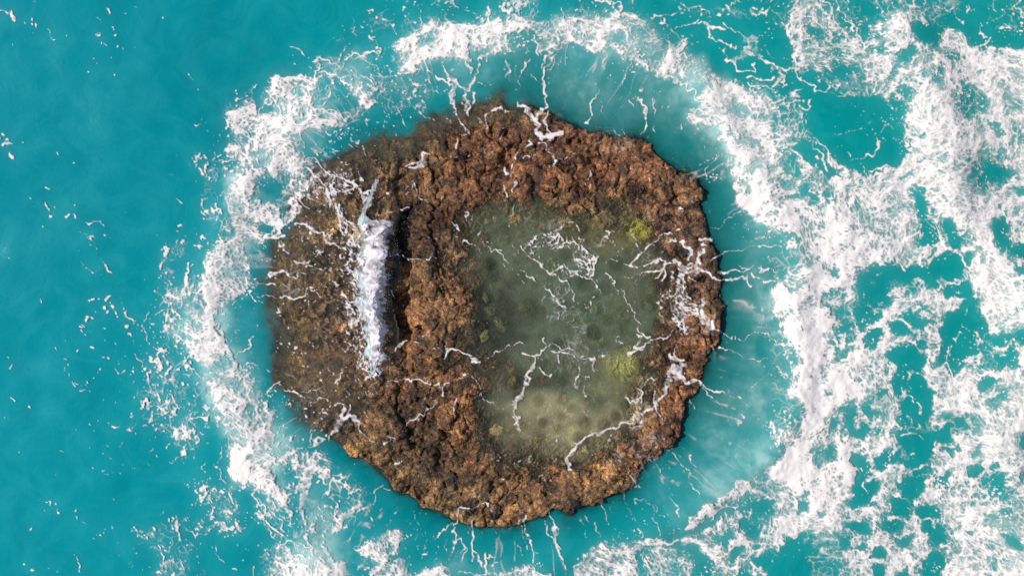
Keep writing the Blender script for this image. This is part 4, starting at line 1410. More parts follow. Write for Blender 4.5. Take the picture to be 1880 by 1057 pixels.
# ------------------------------------------------------------------ helpers
def tag(o, label=None, cat=None, group=None, kind=None):
    if label: o['label'] = label
    if cat: o['category'] = cat
    if group: o['group'] = group
    if kind: o['kind'] = kind
    return o
def w2(x, y): return (x - 940) * PX, (528.5 - y) * PX
def mesh_np(name, co, quads, attrs=None, mat=None, parent=None, cols=None, smooth=True):
    me = bpy.data.meshes.new(name); n = len(co); q = len(quads)
    me.vertices.add(n); me.vertices.foreach_set('co', np.ascontiguousarray(co, np.float32).ravel())
    me.loops.add(q * 4); me.loops.foreach_set('vertex_index', np.ascontiguousarray(quads, np.int32).ravel())
    me.polygons.add(q); me.polygons.foreach_set('loop_start', np.arange(0, q * 4, 4, dtype=np.int32))
    me.polygons.foreach_set('loop_total', np.full(q, 4, np.int32))
    me.polygons.foreach_set('use_smooth', np.full(q, smooth, bool))
    me.update(calc_edges=True)
    for k, v in (attrs or {}).items():
        a = me.attributes.new(k, 'FLOAT', 'POINT'); a.data.foreach_set('value', np.ascontiguousarray(v, np.float32).ravel())
    for k, v in (cols or {}).items():
        a = me.attributes.new(k, 'FLOAT_VECTOR', 'POINT'); a.data.foreach_set('vector', np.ascontiguousarray(v, np.float32).ravel())
    o = bpy.data.objects.new(name, me); COL.objects.link(o)
    if mat: me.materials.append(mat)
    if parent: o.parent = parent
    return o
def grid_part(name, X, Y, Z, keep, attrs, mat, parent=None, cols=None):
    """quads of a lattice where keep (cell mask) is set, unused vertices dropped"""
    n, m = Z.shape; jj, ii = np.nonzero(keep)
    a = jj * m + ii
    q = np.stack([a, a + m, a + m + 1, a + 1], 1)          # image y runs down: counter-clockwise seen from above
    used = np.zeros(n * m, bool); used[q.ravel()] = True
    idx = np.cumsum(used) - 1
    wx, wy = w2(X.ravel()[used], Y.ravel()[used])
    co = np.stack([wx, wy, Z.ravel()[used]], 1)
    return mesh_np(name, co, idx[q], {k: v.ravel()[used] for k, v in attrs.items()}, mat, parent,
                   {k: v.reshape(-1, 3)[used] for k, v in (cols or {}).items()})
class NT:
    def __init__(s, name):
        s.m = bpy.data.materials.new(name); s.m.use_nodes = True; s.t = s.m.node_tree; s.t.nodes.clear()
        s.out = s.n('ShaderNodeOutputMaterial')
    def n(s, typ, **kw):
        d = s.t.nodes.new(typ)
        for k, v in kw.items(): setattr(d, k, v)
        return d
    def put(s, i, v):
        if v is None: return
        if hasattr(v, 'links') or isinstance(v, bpy.types.NodeSocket): s.t.links.new(v, i)
        else: i.default_value = v
    def attr(s, name, vec=False):
        d = s.n('ShaderNodeAttribute'); d.attribute_name = name; return d.outputs['Vector' if vec else 'Fac']
    def pos(s): return s.n('ShaderNodeNewGeometry').outputs['Position']
    def math(s, op, a, b=None, c=None, clamp=False):
        d = s.n('ShaderNodeMath', operation=op, use_clamp=clamp); s.put(d.inputs[0], a)
        if b is not None: s.put(d.inputs[1], b)
        if c is not None: s.put(d.inputs[2], c)
        return d.outputs[0]
    def noise(s, scale, detail=3, rough=.55, dist=0, vec=None):
        d = s.n('ShaderNodeTexNoise'); s.put(d.inputs['Vector'], vec or s.pos()); d.inputs['Scale'].default_value = scale
        d.inputs['Detail'].default_value = detail; d.inputs['Roughness'].default_value = rough; d.inputs['Distortion'].default_value = dist
        return d.outputs['Fac']
    def ramp(s, f, stops, interp='LINEAR'):
        d = s.n('ShaderNodeValToRGB'); e = d.color_ramp; e.interpolation = interp
        while len(e.elements) < len(stops): e.elements.new(.5)
        for q, (p, c) in zip(e.elements, stops):
            q.position = p; q.color = (*c, 1) if not isinstance(c, (int, float)) else (c, c, c, 1)
        s.put(d.inputs[0], f); return d.outputs[0]
    def mix(s, f, a, b, blend='MIX'):
        d = s.n('ShaderNodeMix', data_type='RGBA', blend_type=blend); s.put(d.inputs[0], f)
        s.put(d.inputs[6], a); s.put(d.inputs[7], b); return d.outputs[2]
    def bump(s, h, dist, strength=1, normal=None):
        d = s.n('ShaderNodeBump'); d.inputs['Strength'].default_value = strength; d.inputs['Distance'].default_value = dist
        s.put(d.inputs['Height'], h)
        if normal is not None: s.put(d.inputs['Normal'], normal)
        return d.outputs[0]
    def bsdf(s, col, rough, normal=None, spec=.5, ior=1.45):
        d = s.n('ShaderNodeBsdfPrincipled'); s.put(d.inputs['Base Color'], col); s.put(d.inputs['Roughness'], rough)
        d.inputs['Specular IOR Level'].default_value = spec; d.inputs['IOR'].default_value = ior
        if normal is not None: s.put(d.inputs['Normal'], normal)
        return d.outputs[0]
    def mixs(s, f, a, b):
        d = s.n('ShaderNodeMixShader'); s.put(d.inputs[0], f); s.put(d.inputs[1], a); s.put(d.inputs[2], b); return d.outputs[0]
    def done(s, sh): s.t.links.new(sh, s.out.inputs['Surface']); return s.m
def rgb(*c): return (*c, 1)
def to_lin(r, g, b):
    f = lambda v: (v / 255 / 12.92) if v / 255 < .04045 else ((v / 255 + .055) / 1.055) ** 2.4
    return np.array([f(r), f(g), f(b)])
# ------------------------------------------------------------------ lattice fields
FO, VEIL, TEX, BASE, STR = foam(TRACE)
MG = 260
def ext(a): return np.pad(a, MG, mode='reflect')
FOe, VEe = ext(FO), ext(VEIL)
def at(F, X, Y): return sample(F, X + MG if F.shape[0] > H else X, Y + MG if F.shape[0] > H else Y)
NH, NW = H + 2 * MG, W + 2 * MG
def nz(cell, seed, octs=1, gain=.5): return fbm(NH, NW, cell, octs, seed, gain)
SWELL = nz(170, 501) * .06 + nz(60, 502) * .022 + nz(24, 503) * .009
CHOP = nz(15, 511) * .5 + nz(8, 512) * .3 + nz(4.5, 513) * .18
def polydist(X, Y, P, closed=True):
    d = np.full(X.shape, 1e9, np.float32); n = len(P)
    for k in range(n if closed else n - 1):
        ax, ay = P[k]; bx, by = P[(k + 1) % n]; dx, dy = bx - ax, by - ay; L = dx * dx + dy * dy + 1e-6
        t = np.clip(((X - ax) * dx + (Y - ay) * dy) / L, 0, 1)
        d = np.minimum(d, (X - ax - t * dx) ** 2 + (Y - ay - t * dy) ** 2)
    return np.sqrt(d)
def inside(X, Y, P):
    c = np.zeros(X.shape, bool); n = len(P)
    for k in range(n):
        x0, y0 = P[k]; x1, y1 = P[(k + 1) % n]
        if y0 == y1: continue
        c ^= ((Y >= y0) != (Y >= y1)) & (X < (x1 - x0) * (Y - y0) / (y1 - y0) + x0)
    return c
def sdist(X, Y, P): return polydist(X, Y, P) * np.where(inside(X, Y, P), 1, -1)
REEF = pts('''940,195 965,192 985,197 1022,210 1045,222 1065,225 1082,237 1115,240 1135,254 1165,252 1180,250 1197,264 1205,279 1217,289 1237,299 1250,309
1267,316 1280,329 1282,341 1287,354 1290,386 1300,409 1307,426 1312,449 1320,479 1327,514 1327,540 1325,563 1322,590 1320,613 1315,633 1305,653 1302,673 1295,690
1287,713 1265,735 1265,753 1257,768 1252,792 1252,804 1240,817 1225,824 1215,837 1200,844 1185,864 1172,882 1155,897 1135,907 1100,917 1090,915 1087,922 1060,937
1047,947 1025,937 1017,934 1012,944 1000,954 972,964 940,971 910,970 880,969 855,964 845,954 810,949 795,939 775,934 757,919 722,899 705,874 687,862 685,849
675,847 667,842 650,837 640,824 617,809 600,802 578,792 552,762 530,722 514,690 508,640 500,590 492,543 492,500 505,450 532,405 552,359 580,314 610,292 645,274
685,255 735,238 780,225 815,212 850,196 880,182 915,184'''.split())
POOL = pts('''858,400 900,382 1000,374 1090,388 1160,402 1215,430 1238,480 1228,560 1215,640 1195,700 1168,780 1100,822 1040,836 960,842 905,815 893,760 912,710
900,670 858,642 850,600 878,560 868,500 850,450'''.split())
CRESTS = [(.30, 55, 34, pts('1660,60 1700,120 1722,200 1735,290 1758,380 1800,430 1850,500 1900,570 2000,640'.split())),
          (.24, 50, 34, pts('1900,560 1872,640 1866,720 1845,800 1860,900 1880,1000 1890,1100'.split())),
          (.16, 26, 40, pts('1290,150 1380,300 1440,420 1480,500 1460,560 1470,660 1465,760 1420,830 1350,880 1250,960 1100,1010 1000,1030'.split())),
          (.14, 40, 26, pts('1290,150 1180,90 1050,50 950,60 800,110 640,170 540,220 460,330 410,440 370,560 380,640 420,740 470,840 560,960 600,1080'.split()))]
def seaz(X, Y, lo=False):
    z = at(SWELL, X, Y)
    for h, wl, wr, P in CRESTS:
        d = polydist(X, Y, P, False)
        # side: sign of x offset from the line (approximate, by nearest segment side)
        xs = np.interp(Y, [p[1] for p in sorted(P, key=lambda p: p[1])], [p[0] for p in sorted(P, key=lambda p: p[1])]) if h > .3 else None
        wd = wl + (wr - wl) * sstep(-14, 14, X - xs) if xs is not None else wl
        z = z + h * np.exp(-(d / wd) ** 2)
    return z
GX0, GY0 = 430, 120
gx = np.arange(430, 1400, 1.5); gy = np.arange(130, 1040, 1.5)
RX, RY = np.meshgrid(gx.astype(np.float32), gy.astype(np.float32))
ry, rx = RX.shape
rn = lambda cell, seed, octs=1, gain=.55: fbm(ry, rx, cell / 1.5, octs, seed, gain)
sd0 = sdist(RX, RY, REEF)
gen0 = sstep(1010, 900, RX) * sstep(830, 740, RY)
RD = sd0 + rn(22, 601, 3) * (3.0 + 5 * gen0) * np.clip(1.3 - np.abs(sd0) / 36, 0, 1)
gentle = sstep(1010, 900, RX) * sstep(830, 740, RY)
PD = sdist(RX + rn(60, 611) * 9, RY + rn(60, 612) * 9, POOL) + rn(24, 613, 2) * 7
stepx = np.interp(RY, [180, 300, 340, 400, 560, 700, 780, 900], [900, 720, 702, 712, 712, 705, 660, 600]) + rn(40, 614) * 6
shelf = sstep(18, -22, RX - stepx) * sstep(850, 740, RY)
lump = np.clip(rn(30, 621, 4, .62), -2.2, 2.4)
f1, f2 = worley(RX + rn(14, 622) * 4, RY + rn(14, 623) * 4, 15, 41)
cob = np.clip(.75 - f1, 0, .75) * np.clip((f2 - f1) * 3, 0, 1)
g1, g2 = worley(RX + rn(9, 624) * 2, RY + rn(9, 625) * 2, 6.5, 42)
cob2 = np.clip(.8 - g1, 0, .8)
pit = np.clip(rn(9, 626, 3, .6) - .6, 0, 2)
calm = 1 - .65 * sstep(-20, 30, PD)
plate = .08 + lump * .062 * calm + (cob * .065 + cob2 * .018 + rn(5, 627, 2, .7) * .014 - pit * .07) * calm
c1, c2 = worley(RX + rn(30, 641, 3) * 9, RY + rn(30, 642, 3) * 9, 62, 43)
crack = np.exp(-(c2 - c1) * 15) * sstep(.2, .8, rn(50, 643) * .5 + .6)
plate = plate - crack * .16 * calm + bl(ry, rx, 50, 644) * .035
rim = np.exp(-((RD - 22) / 16) ** 2) * .05
RZ = plate + rim
RZ = RZ - .04 * sstep(-50, -10, PD) - sstep(-30, 75, PD) * (.40 - .12 * sstep(700, 780, RY))
sh_d = .14 + .24 * sstep(640, 500, RX) + .12 * sstep(330, 230, RY)
RZ = RZ - shelf * sh_d
RZ = RZ - .12 * gentle * sstep(60, 0, RD) - .07 * gentle * (1 - shelf) * sstep(330, 210, RY)
trench = np.exp(-((RX - stepx - 30) / 20) ** 2) * sstep(300, 360, RY) * sstep(760, 600, RY)
RZ = RZ - .42 * trench
edge_drop = np.where(RD < 0, -RD * PX, 0)
slope = 1.45 * (1 - gentle) + 1.1 * gentle
RZ = RZ - edge_drop * slope - (1 - gentle) * sstep(6, -2, RD) * .36
RZ = np.maximum(RZ, -5.2)
ZONES = [  # x, y, rx, ry, display rgb, strength: weed, coral crust and sand colours, plus painted shade beside the wave
 (980, 300, 260, 70, (112, 72, 46), .8), (1180, 320, 120, 90, (120, 84, 56), .7), (880, 290, 90, 60, (104, 70, 42), .6), (1010, 245, 90, 30, (84, 58, 42), .7),
 (720, 270, 90, 50, (96, 80, 52), .8), (640, 300, 60, 50, (74, 66, 50), .8), (740, 350, 40, 50, (74, 50, 28), .7), (790, 420, 60, 70, (58, 38, 24), .85), (735, 440, 24, 110, (14, 11, 10), .9),  # last entry: shadow strip right of the wave, painted near-black into the rock
 (722, 560, 16, 90, (16, 12, 10), .8), (850, 380, 60, 30, (100, 62, 34), .6), (800, 560, 60, 60, (122, 90, 58), .9), (840, 520, 40, 50, (110, 78, 50), .8), (760, 600, 30, 40, (128, 88, 56), .7),  # first entry: lower end of that painted shadow strip
 (820, 660, 70, 40, (118, 82, 50), .8), (880, 690, 40, 40, (120, 84, 54), .7), (750, 720, 60, 30, (84, 54, 34), .7), (760, 780, 60, 60, (66, 46, 30), .8), (845, 790, 45, 70, (140, 98, 58), .9),
 (880, 720, 40, 50, (112, 82, 52), .8), (800, 860, 60, 40, (62, 46, 32), .8), (905, 800, 30, 60, (66, 58, 46), .8), (700, 850, 40, 30, (96, 74, 44), .8), (660, 820, 30, 18, (150, 112, 58), .8),
 (740, 890, 50, 30, (120, 92, 56), .8), (820, 925, 60, 26, (112, 88, 56), .8), (930, 940, 80, 24, (140, 104, 66), .8), (1000, 880, 110, 35, (112, 82, 54), .8), (1110, 865, 60, 30, (150, 112, 70), .8),
 (1180, 850, 40, 35, (88, 56, 44), .8), (1240, 760, 50, 60, (112, 74, 48), .8), (1280, 640, 45, 90, (118, 80, 52), .8), (1290, 480, 40, 90, (84, 62, 50), .8), (1230, 400, 50, 60, (96, 70, 52), .8), (1050, 930, 40, 20, (64, 52, 44), .8),
 (590, 430, 80, 100, (136, 112, 78), .8), (560, 560, 60, 80, (124, 102, 66), .8), (545, 650, 24, 50, (160, 134, 76), .7), (620, 650, 70, 120, (122, 94, 66), .8), (560, 710, 40, 40, (130, 108, 68), .7), (620, 760, 50, 40, (70, 58, 46), .7), (600, 480, 40, 30, (70, 60, 50), .7),
 (1000, 500, 130, 110, (82, 92, 66), .85), (1120, 600, 90, 90, (90, 96, 66), .8), (930, 470, 60, 80, (78, 78, 56), .7), (890, 590, 40, 70, (58, 58, 46), .85), (990, 620, 60, 50, (66, 76, 56), .8),
 (1040, 770, 110, 60, (152, 146, 108), .95), (1000, 720, 60, 30, (96, 94, 70), .7), (960, 700, 40, 40, (50, 48, 40), .8), (1140, 740, 60, 60, (140, 128, 92), .8), (950, 770, 30, 50, (88, 78, 58), .7), (1010, 840, 90, 22, (84, 72, 52), .7),
 (1000, 400, 110, 30, (104, 96, 66), .7), (1120, 410, 70, 30, (112, 100, 70), .7), (1060, 400, 40, 20, (120, 104, 74), .7)]
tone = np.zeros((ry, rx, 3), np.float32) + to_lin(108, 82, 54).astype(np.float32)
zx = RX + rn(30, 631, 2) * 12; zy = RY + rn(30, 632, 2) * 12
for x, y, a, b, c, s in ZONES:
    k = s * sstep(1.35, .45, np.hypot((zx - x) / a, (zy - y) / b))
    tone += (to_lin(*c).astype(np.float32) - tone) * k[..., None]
def rock_at(X, Y, F=None):
    F = RZ if F is None else F
    return sample(F, (X - gx[0]) / 1.5, (Y - gy[0]) / 1.5)
# ------------------------------------------------------------------ materials
def mat_rock(name, use_attr=True):
    t = NT(name)
    base = t.attr('tone', True) if use_attr else t.n('ShaderNodeObjectInfo').outputs['Color']
    n1 = t.noise(1.9, 7, .70, .7); n2 = t.noise(9, 5, .7, 1.2); n3 = t.noise(30, 3, .6)
    k = t.ramp(n1, [(.30, .05), (.42, .34), (.54, 1.35), (.70, 3.2)])
    k2 = t.ramp(n2, [(.26, .10), (.44, .65), (.60, 1.5), (.78, 2.3)])  # also darkens the hollows of the bump: shade put into the colour
    k3 = t.ramp(n3, [(.3, .6), (.7, 1.4)])
    c = t.mix(1.0, base, k, 'MULTIPLY'); c = t.mix(1.0, c, k2, 'MULTIPLY'); c = t.mix(1.0, c, k3, 'MULTIPLY')
    hue = t.noise(5.5, 3, .6)
    c = t.mix(t.ramp(hue, [(.50, 0), (.66, .7)]), c, t.mix(1.0, c, rgb(1.4, .98, .62), 'MULTIPLY'))
    c = t.mix(t.ramp(t.noise(4.1, 4, .6, .5), [(.58, 0), (.70, .5)]), c, t.mix(1.0, c, rgb(.95, 1.1, .75), 'MULTIPLY'))
    nb = t.bump(n3, .02, .8, t.bump(n2, .07, .9))
    return t.done(t.bsdf(c, t.ramp(n2, [(.3, .28), (.7, .62)]), nb, .45))
M_ROCK = mat_rock('wet_reef_rock'); M_KNOB = mat_rock('coral_crust', False)
def mat_stone():
    t = NT('smooth_weedy_stone'); base = t.n('ShaderNodeObjectInfo').outputs['Color']
    c = t.mix(1.0, base, t.ramp(t.noise(4, 4, .6), [(.3, .45), (.7, 1.5)]), 'MULTIPLY')
    return t.done(t.bsdf(c, .7, t.bump(t.noise(12, 3), .02, .5), .3))
M_STONE = mat_stone()
def mat_sea():
    t = NT('sea_water')
    p = t.pos()
    sx = t.n('ShaderNodeSeparateXYZ'); t.put(sx.inputs[0], p)
    gxn = t.math('MULTIPLY_ADD', sx.outputs[0], .5 / 19, .5, clamp=True)
    body = t.mix(gxn, rgb(.0, .243, .284), rgb(.0, .250, .232))
    body = t.mix(t.ramp(t.noise(.07, 2, .5), [(.35, 0), (.65, 1)]), body, t.mix(1.0, body, rgb(1, .90, .93), 'MULTIPLY'))
    body = t.mix(t.ramp(t.noise(.45, 5, .62, 1.8), [(.45, 0), (.8, .22)]), body, rgb(.05, .42, .44))
    body = t.mix(t.attr('near_reef'), body, rgb(.012, .165, .160))  # darker teal close to the reef on its upper and right sides
    veil = t.attr('veil')
    v2 = t.math('MULTIPLY', veil, t.ramp(t.noise(1.2, 5, .6, 1.0), [(.25, .72), (.7, 1.15)]), clamp=True)
    c = t.mix(v2, body, rgb(.38, .60, .56))
    c = t.mix(t.attr('silt'), c, t.mix(t.ramp(t.noise(1.6, 5, .65, .7), [(.38, 0), (.62, 1)]), rgb(.07, .06, .04), rgb(.22, .17, .10)))
    h = t.math('ADD', t.noise(2.2, 3, .55, .6), t.math('MULTIPLY', t.noise(9, 2, .5, .5), .22))
    nb = t.bump(h, .04, .30)
    dif = t.bsdf(c, 1.0, nb, 0)
    body_sh = t.mixs(t.attr('opacity'), t.n('ShaderNodeBsdfTransparent').outputs[0], dif)
    gl = t.n('ShaderNodeBsdfGlossy'); gl.inputs['Roughness'].default_value = .07; t.put(gl.inputs['Normal'], nb)
    fr = t.n('ShaderNodeFresnel'); fr.inputs[0].default_value = 1.33; t.put(fr.inputs[1], nb)
    return t.done(t.mixs(fr.outputs[0], body_sh, gl.outputs[0]))
def mat_pool():
    t = NT('murky_pool_water')
    c = t.attr('tint', True)
    c = t.mix(t.ramp(t.noise(1.1, 5, .6, .8), [(.35, 0), (.7, .5)]), c, t.mix(1.0, c, rgb(1.4, 1.36, 1.36), 'MULTIPLY'))
    nb = t.bump(t.noise(5, 3, .55, .6), .05, .5)
    op = t.math('MULTIPLY', t.attr('opacity'), t.ramp(t.noise(1.6, 4, .6, .6), [(.3, .82), (.7, 1.12)]), clamp=True)
    sh = t.mixs(op, t.n('ShaderNodeBsdfTransparent').outputs[0], t.bsdf(c, 1.0, nb, 0))
    gl = t.n('ShaderNodeBsdfGlossy'); gl.inputs['Roughness'].default_value = .14; t.put(gl.inputs['Normal'], nb)
    fr = t.n('ShaderNodeFresnel'); fr.inputs[0].default_value = 1.33; t.put(fr.inputs[1], nb)
    return t.done(t.mixs(fr.outputs[0], sh, gl.outputs[0]))
def mat_foam(name, col=(.90, .835, .795), grain=1.0, gain=1.0, power=1.65):
    t = NT(name)
    f = t.attr('foam')
    n = t.noise(26, 3, .65, .8); n2 = t.noise(9, 4, .62, 1.6)
    a = t.math('ADD', f, t.math('MULTIPLY', t.math('SUBTRACT', n, .5), .34 * grain))
    a = t.math('ADD', a, t.math('MULTIPLY', t.math('SUBTRACT', n2, .5), .22 * grain))
    # keep solid foam solid and clear water clear
    m = t.n('ShaderNodeMapRange'); t.put(m.inputs[0], a)
    m.inputs[1].default_value = .0; m.inputs[2].default_value = .90
    al = t.math('MULTIPLY', t.math('POWER', t.math('MAXIMUM', m.outputs[0], 0), power), t.math('MULTIPLY', f, 6, clamp=True), clamp=True)
    al = t.math('MULTIPLY', al, gain)
    c = t.mix(t.ramp(n2, [(.35, .35), (.65, 0)]), rgb(*col), rgb(col[0] * .90, col[1] * .94, col[2] * .95))
    nb = t.bump(n, .008, .5, t.bump(n2, .02, .5))
    d = t.bsdf(c, .8, nb, .3)
    tr = t.n('ShaderNodeBsdfTranslucent'); t.put(tr.inputs[0], rgb(*col)); t.put(tr.inputs[1], nb)
    d = t.mixs(.12, d, tr.outputs[0])
    return t.done(t.mixs(al, t.n('ShaderNodeBsdfTransparent').outputs[0], d))
M_SEA, M_POOL = mat_sea(), mat_pool()
M_FOAM = mat_foam('sea_foam'); M_RFOAM = mat_foam('foam_on_rock', (.87, .80, .77), 1.0)
M_WAVE = mat_foam('breaking_foam', (.86, .80, .85), 1.9, .93, 1.4)
t = NT('pale_sand'); M_SAND = t.done(t.bsdf(t.ramp(t.noise(.6, 5), [(.3, (.42, .36, .26)), (.7, (.55, .48, .36))]), .9))
# ------------------------------------------------------------------ seabed, reef, sea
far = [-4000, -900, -300, -120, -60, -40]
def lines(lo, hi, step, half):
    a = list(np.arange(lo, hi + .01, step)); L = [-4000 / PX, -1200 / PX, -400 / PX, -150 / PX, -70 / PX, -45 / PX]
    L = [half + v for v in L if half + v < lo - 60]; 
    return np.array(L + a + [2 * half - v for v in reversed(L)], np.float32)
bx, by = np.meshgrid(lines(-600, 2480, 44, 940), lines(-600, 1657, 44, 528.5))
sb = grid_part('seabed', bx, by, np.full(bx.shape, -5.0, np.float32) + bl(*bx.shape, 3, 77) * .06, np.ones((bx.shape[0] - 1, bx.shape[1] - 1), bool), {}, M_SAND)
tag(sb, 'pale sandy seabed hidden under the turquoise water', 'seabed', kind='structure')
reef = bpy.data.objects.new('reef', None); COL.objects.link(reef); reef.location = (0, 0, 0)
tag(reef, 'round brown weed-covered reef rock ringed by white surf', 'reef')
keep = (RD[:-1, :-1] > -190)
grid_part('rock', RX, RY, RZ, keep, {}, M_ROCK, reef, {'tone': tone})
sxl = lines(-MG + 2, W + MG - 3, 3, 940); syl = lines(-MG + 2, H + MG - 3, 3, 528.5)
SX, SY = np.meshgrid(sxl, syl)
cx, cy = np.clip(SX, -MG + 2, W + MG - 4), np.clip(SY, -MG + 2, H + MG - 4)
SZ = seaz(cx, cy)
inr = (SX > gx[2]) & (SX < gx[-3]) & (SY > gy[2]) & (SY < gy[-3])
rzs = np.where(inr, rock_at(np.clip(SX, gx[1], gx[-3]), np.clip(SY, gy[1], gy[-3])), -5)
rds = np.where(inr, rock_at(np.clip(SX, gx[1], gx[-3]), np.clip(SY, gy[1], gy[-3]), RD), -300)
shs = np.where(inr, rock_at(np.clip(SX, gx[1], gx[-3]), np.clip(SY, gy[1], gy[-3]), shelf), 0)
SZ = SZ * sstep(20, -90, rds) + 0.0
depth = np.clip(SZ - rzs, 0, 9)
gns = sstep(1010, 900, SX) * sstep(830, 740, SY)
op = 1 - np.exp(-depth * (1.7 - .3 * gns * sstep(-30, 10, rds)))
silt = sstep(-26, 12, rds) * .92 * sstep(1.1, .3, depth) * gns
keep = (rds[:-1, :-1] < 8) | (shs[:-1, :-1] > .02) | (rds[:-1, :-1] < 40) & (SX[:-1, :-1] < 960) & (SY[:-1, :-1] < 300)
sea = grid_part('sea', SX, SY, SZ, keep, {'veil': at(VEe, cx, cy) * sstep(-MG, -MG + 120, SX) * sstep(W + MG, W + MG - 120, SX) * sstep(-MG, -MG + 120, SY) * sstep(H + MG, H + MG - 120, SY) * (.30 + .70 * sstep(-4, -75, rds)), 'opacity': op, 'silt': silt, 'near_reef': .85 * sstep(-150, -20, sdist(SX, SY, REEF) + 14 * at(SWELL, cx, cy) / .06) * sstep(860, 960, SX) * sstep(860, 720, SY)}, M_SEA)
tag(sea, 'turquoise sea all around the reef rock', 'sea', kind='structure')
# stones lying in the pool (placed first: the water above them is shallow)
rs = np.random.RandomState(11); STONES = []; placed = []
def r1(x, y, F=None): return float(rock_at(np.array([x]), np.array([y]), F)[0])
BOULD = [(1182, 420, 33, (150, 142, 58), 'large bright yellow-green boulder in the pool corner by the upper right rim'),
         (1079, 397, 12, (128, 132, 70), 'small yellow-green boulder at the upper edge of the pool'),
         (1152, 668, 36, (160, 158, 92), 'broad pale yellow-green boulder in the lower right of the pool'),
         (1142, 580, 19, (104, 112, 62), 'dull olive-green boulder in the pool, between the foam lines'),
         (1092, 805, 13, (112, 104, 36), 'dark olive-yellow boulder under the foam streak at the pool bottom'),
         (973, 405, 16, (128, 118, 82), 'sandy beige boulder at the upper left edge of the pool'),
         (964, 562, 12, (112, 132, 64), 'pale green round boulder ringed by darker water mid pool')]
REG = [('cobbles along the upper rim of the pool', 'brown cobble under shallow water by the upper pool edge', 870, 1220, 385, 440, 44, (116, 100, 66)),
       ('cobbles in the middle of the pool', 'olive cobble under murky green water mid pool', 880, 1215, 445, 640, 66, (92, 98, 58)),
       ('cobbles in the lower pool', 'dun cobble in the sandy lower part of the pool', 910, 1180, 660, 830, 44, (128, 114, 78))]
for x, y, r, c, lab in BOULD:
    z = r1(x, y); hz = min(r * PX * .40, .22); STONES.append((x, y, r, hz, min(max(z + .08, -.20), -.10) - hz * .6)); placed.append((x, y, r))
COBS = []
for gi, (grp, lab, x0, x1, y0, y1, cnt, c) in enumerate(REG):
    k = tr = 0
    while k < cnt and tr < 4000:
        tr += 1
        x, y = rs.uniform(x0, x1), rs.uniform(y0, y1)
        if r1(x, y, PD) < 2: continue
        r = rs.uniform(6, 17)
        if any((x - a) ** 2 + (y - b) ** 2 < ((r + q) * .86) ** 2 for a, b, q in placed): continue
        z = r1(x, y); hz = r * PX * .55; zc = min(z + r * PX * .35, -.05 - hz * .8)
        placed.append((x, y, r)); STONES.append((x, y, r, hz * .8, zc)); COBS.append((gi, x, y, r, hz, zc)); k += 1
BED = RZ.copy()
for x, y, r, hz, zc in STONES:
    i0, i1 = int((x - r - gx[0]) / 1.5), int((x + r - gx[0]) / 1.5) + 2; j0, j1 = int((y - r - gy[0]) / 1.5), int((y + r - gy[0]) / 1.5) + 2
    d2 = ((RX[j0:j1, i0:i1] - x) ** 2 + (RY[j0:j1, i0:i1] - y) ** 2) / r ** 2
    BED[j0:j1, i0:i1] = np.where(d2 < 1, np.maximum(BED[j0:j1, i0:i1], zc + hz * np.sqrt(np.clip(1 - d2, 0, 1))), BED[j0:j1, i0:i1])
# the pool on top of the reef
kp = (PD > -60) & (trench < .06) & (RX > stepx + 50)
pz = np.full(RZ.shape, .035, np.float32) + np.clip(rn(40, 701) * .006, -.012, .012)
pdp = np.clip(pz - RZ, 0, 3); bdp = blur(np.clip(pz - BED, 0, 3), 1)
tint = np.zeros_like(tone) + to_lin(98, 108, 86).astype(np.float32)
for x, y, a, b, c, s in [(1040, 780, 120, 55, (164, 160, 124), .95), (1150, 690, 60, 50, (128, 132, 88), .7), (900, 600, 60, 80, (62, 66, 56), .9), (1140, 420, 120, 40, (118, 116, 76), .7), (1060, 560, 120, 90, (92, 112, 90), .6), (1230, 600, 30, 80, (128, 108, 88), .7), (960, 700, 60, 30, (66, 68, 56), .7)]:
    k = s * sstep(1.3, .4, np.hypot((zx - x) / a, (zy - y) / b)); tint += (to_lin(*c).astype(np.float32) - tint) * k[..., None]
st2 = 2
sl = (slice(0, None, st2), slice(0, None, st2))
pk = kp[sl][:-1, :-1] & (pdp[sl][:-1, :-1] > .0)
pool = grid_part('tide_pool_water', RX[sl], RY[sl], pz[sl], pk, {'opacity': ((1 - np.exp(-bdp * 2.5)) * (.55 + .45 * sstep(-10, 45, PD)))[sl] * sstep(-60, -20, PD)[sl]}, M_POOL, None, {'tint': tint[sl]})
tag(pool, 'murky grey-green water filling the hollow in the reef', 'pool', kind='structure')
# ------------------------------------------------------------------ foam
def foam_z(X, Y, a):
    z = seaz(X, Y)
    r = (X > gx[2]) & (X < gx[-3]) & (Y > gy[2]) & (Y < gy[-3])
    xx, yy = np.clip(X, gx[1], gx[-3]), np.clip(Y, gy[1], gy[-3])
    rd = np.where(r, rock_at(xx, yy, RD), -300)
    z = z * sstep(20, -90, rd)
    z = np.maximum(z, np.where(r, rock_at(xx, yy) , -9)); z = np.where((rd > 0), np.maximum(z, .062), z)
    ab = at(FOb, X, Y)
    return z + .020 + np.maximum(at(CHOP, X, Y) + 1.1, 0) * (.034 * np.clip(ab, 0, 1) * sstep(10, -20, rd) + .002), rd
FOb = blur(FOe, 4)
fx = np.linspace(-4, 1884, 1260, dtype=np.float32); fy = np.linspace(-4, 1060, 711, dtype=np.float32)
FX, FY = np.meshgrid(fx, fy); FA = at(FOe, FX, FY); FZ, FR = foam_z(FX, FY, FA)
m4 = lambda a: np.maximum(np.maximum(a[:-1, :-1], a[1:, :-1]), np.maximum(a[:-1, 1:], a[1:, 1:]))
kc = m4(FA) > .035
cX, cY, cR = FX[:-1, :-1], FY[:-1, :-1], FR[:-1, :-1]
ang = np.hypot(cX - 915, (cY - 560))
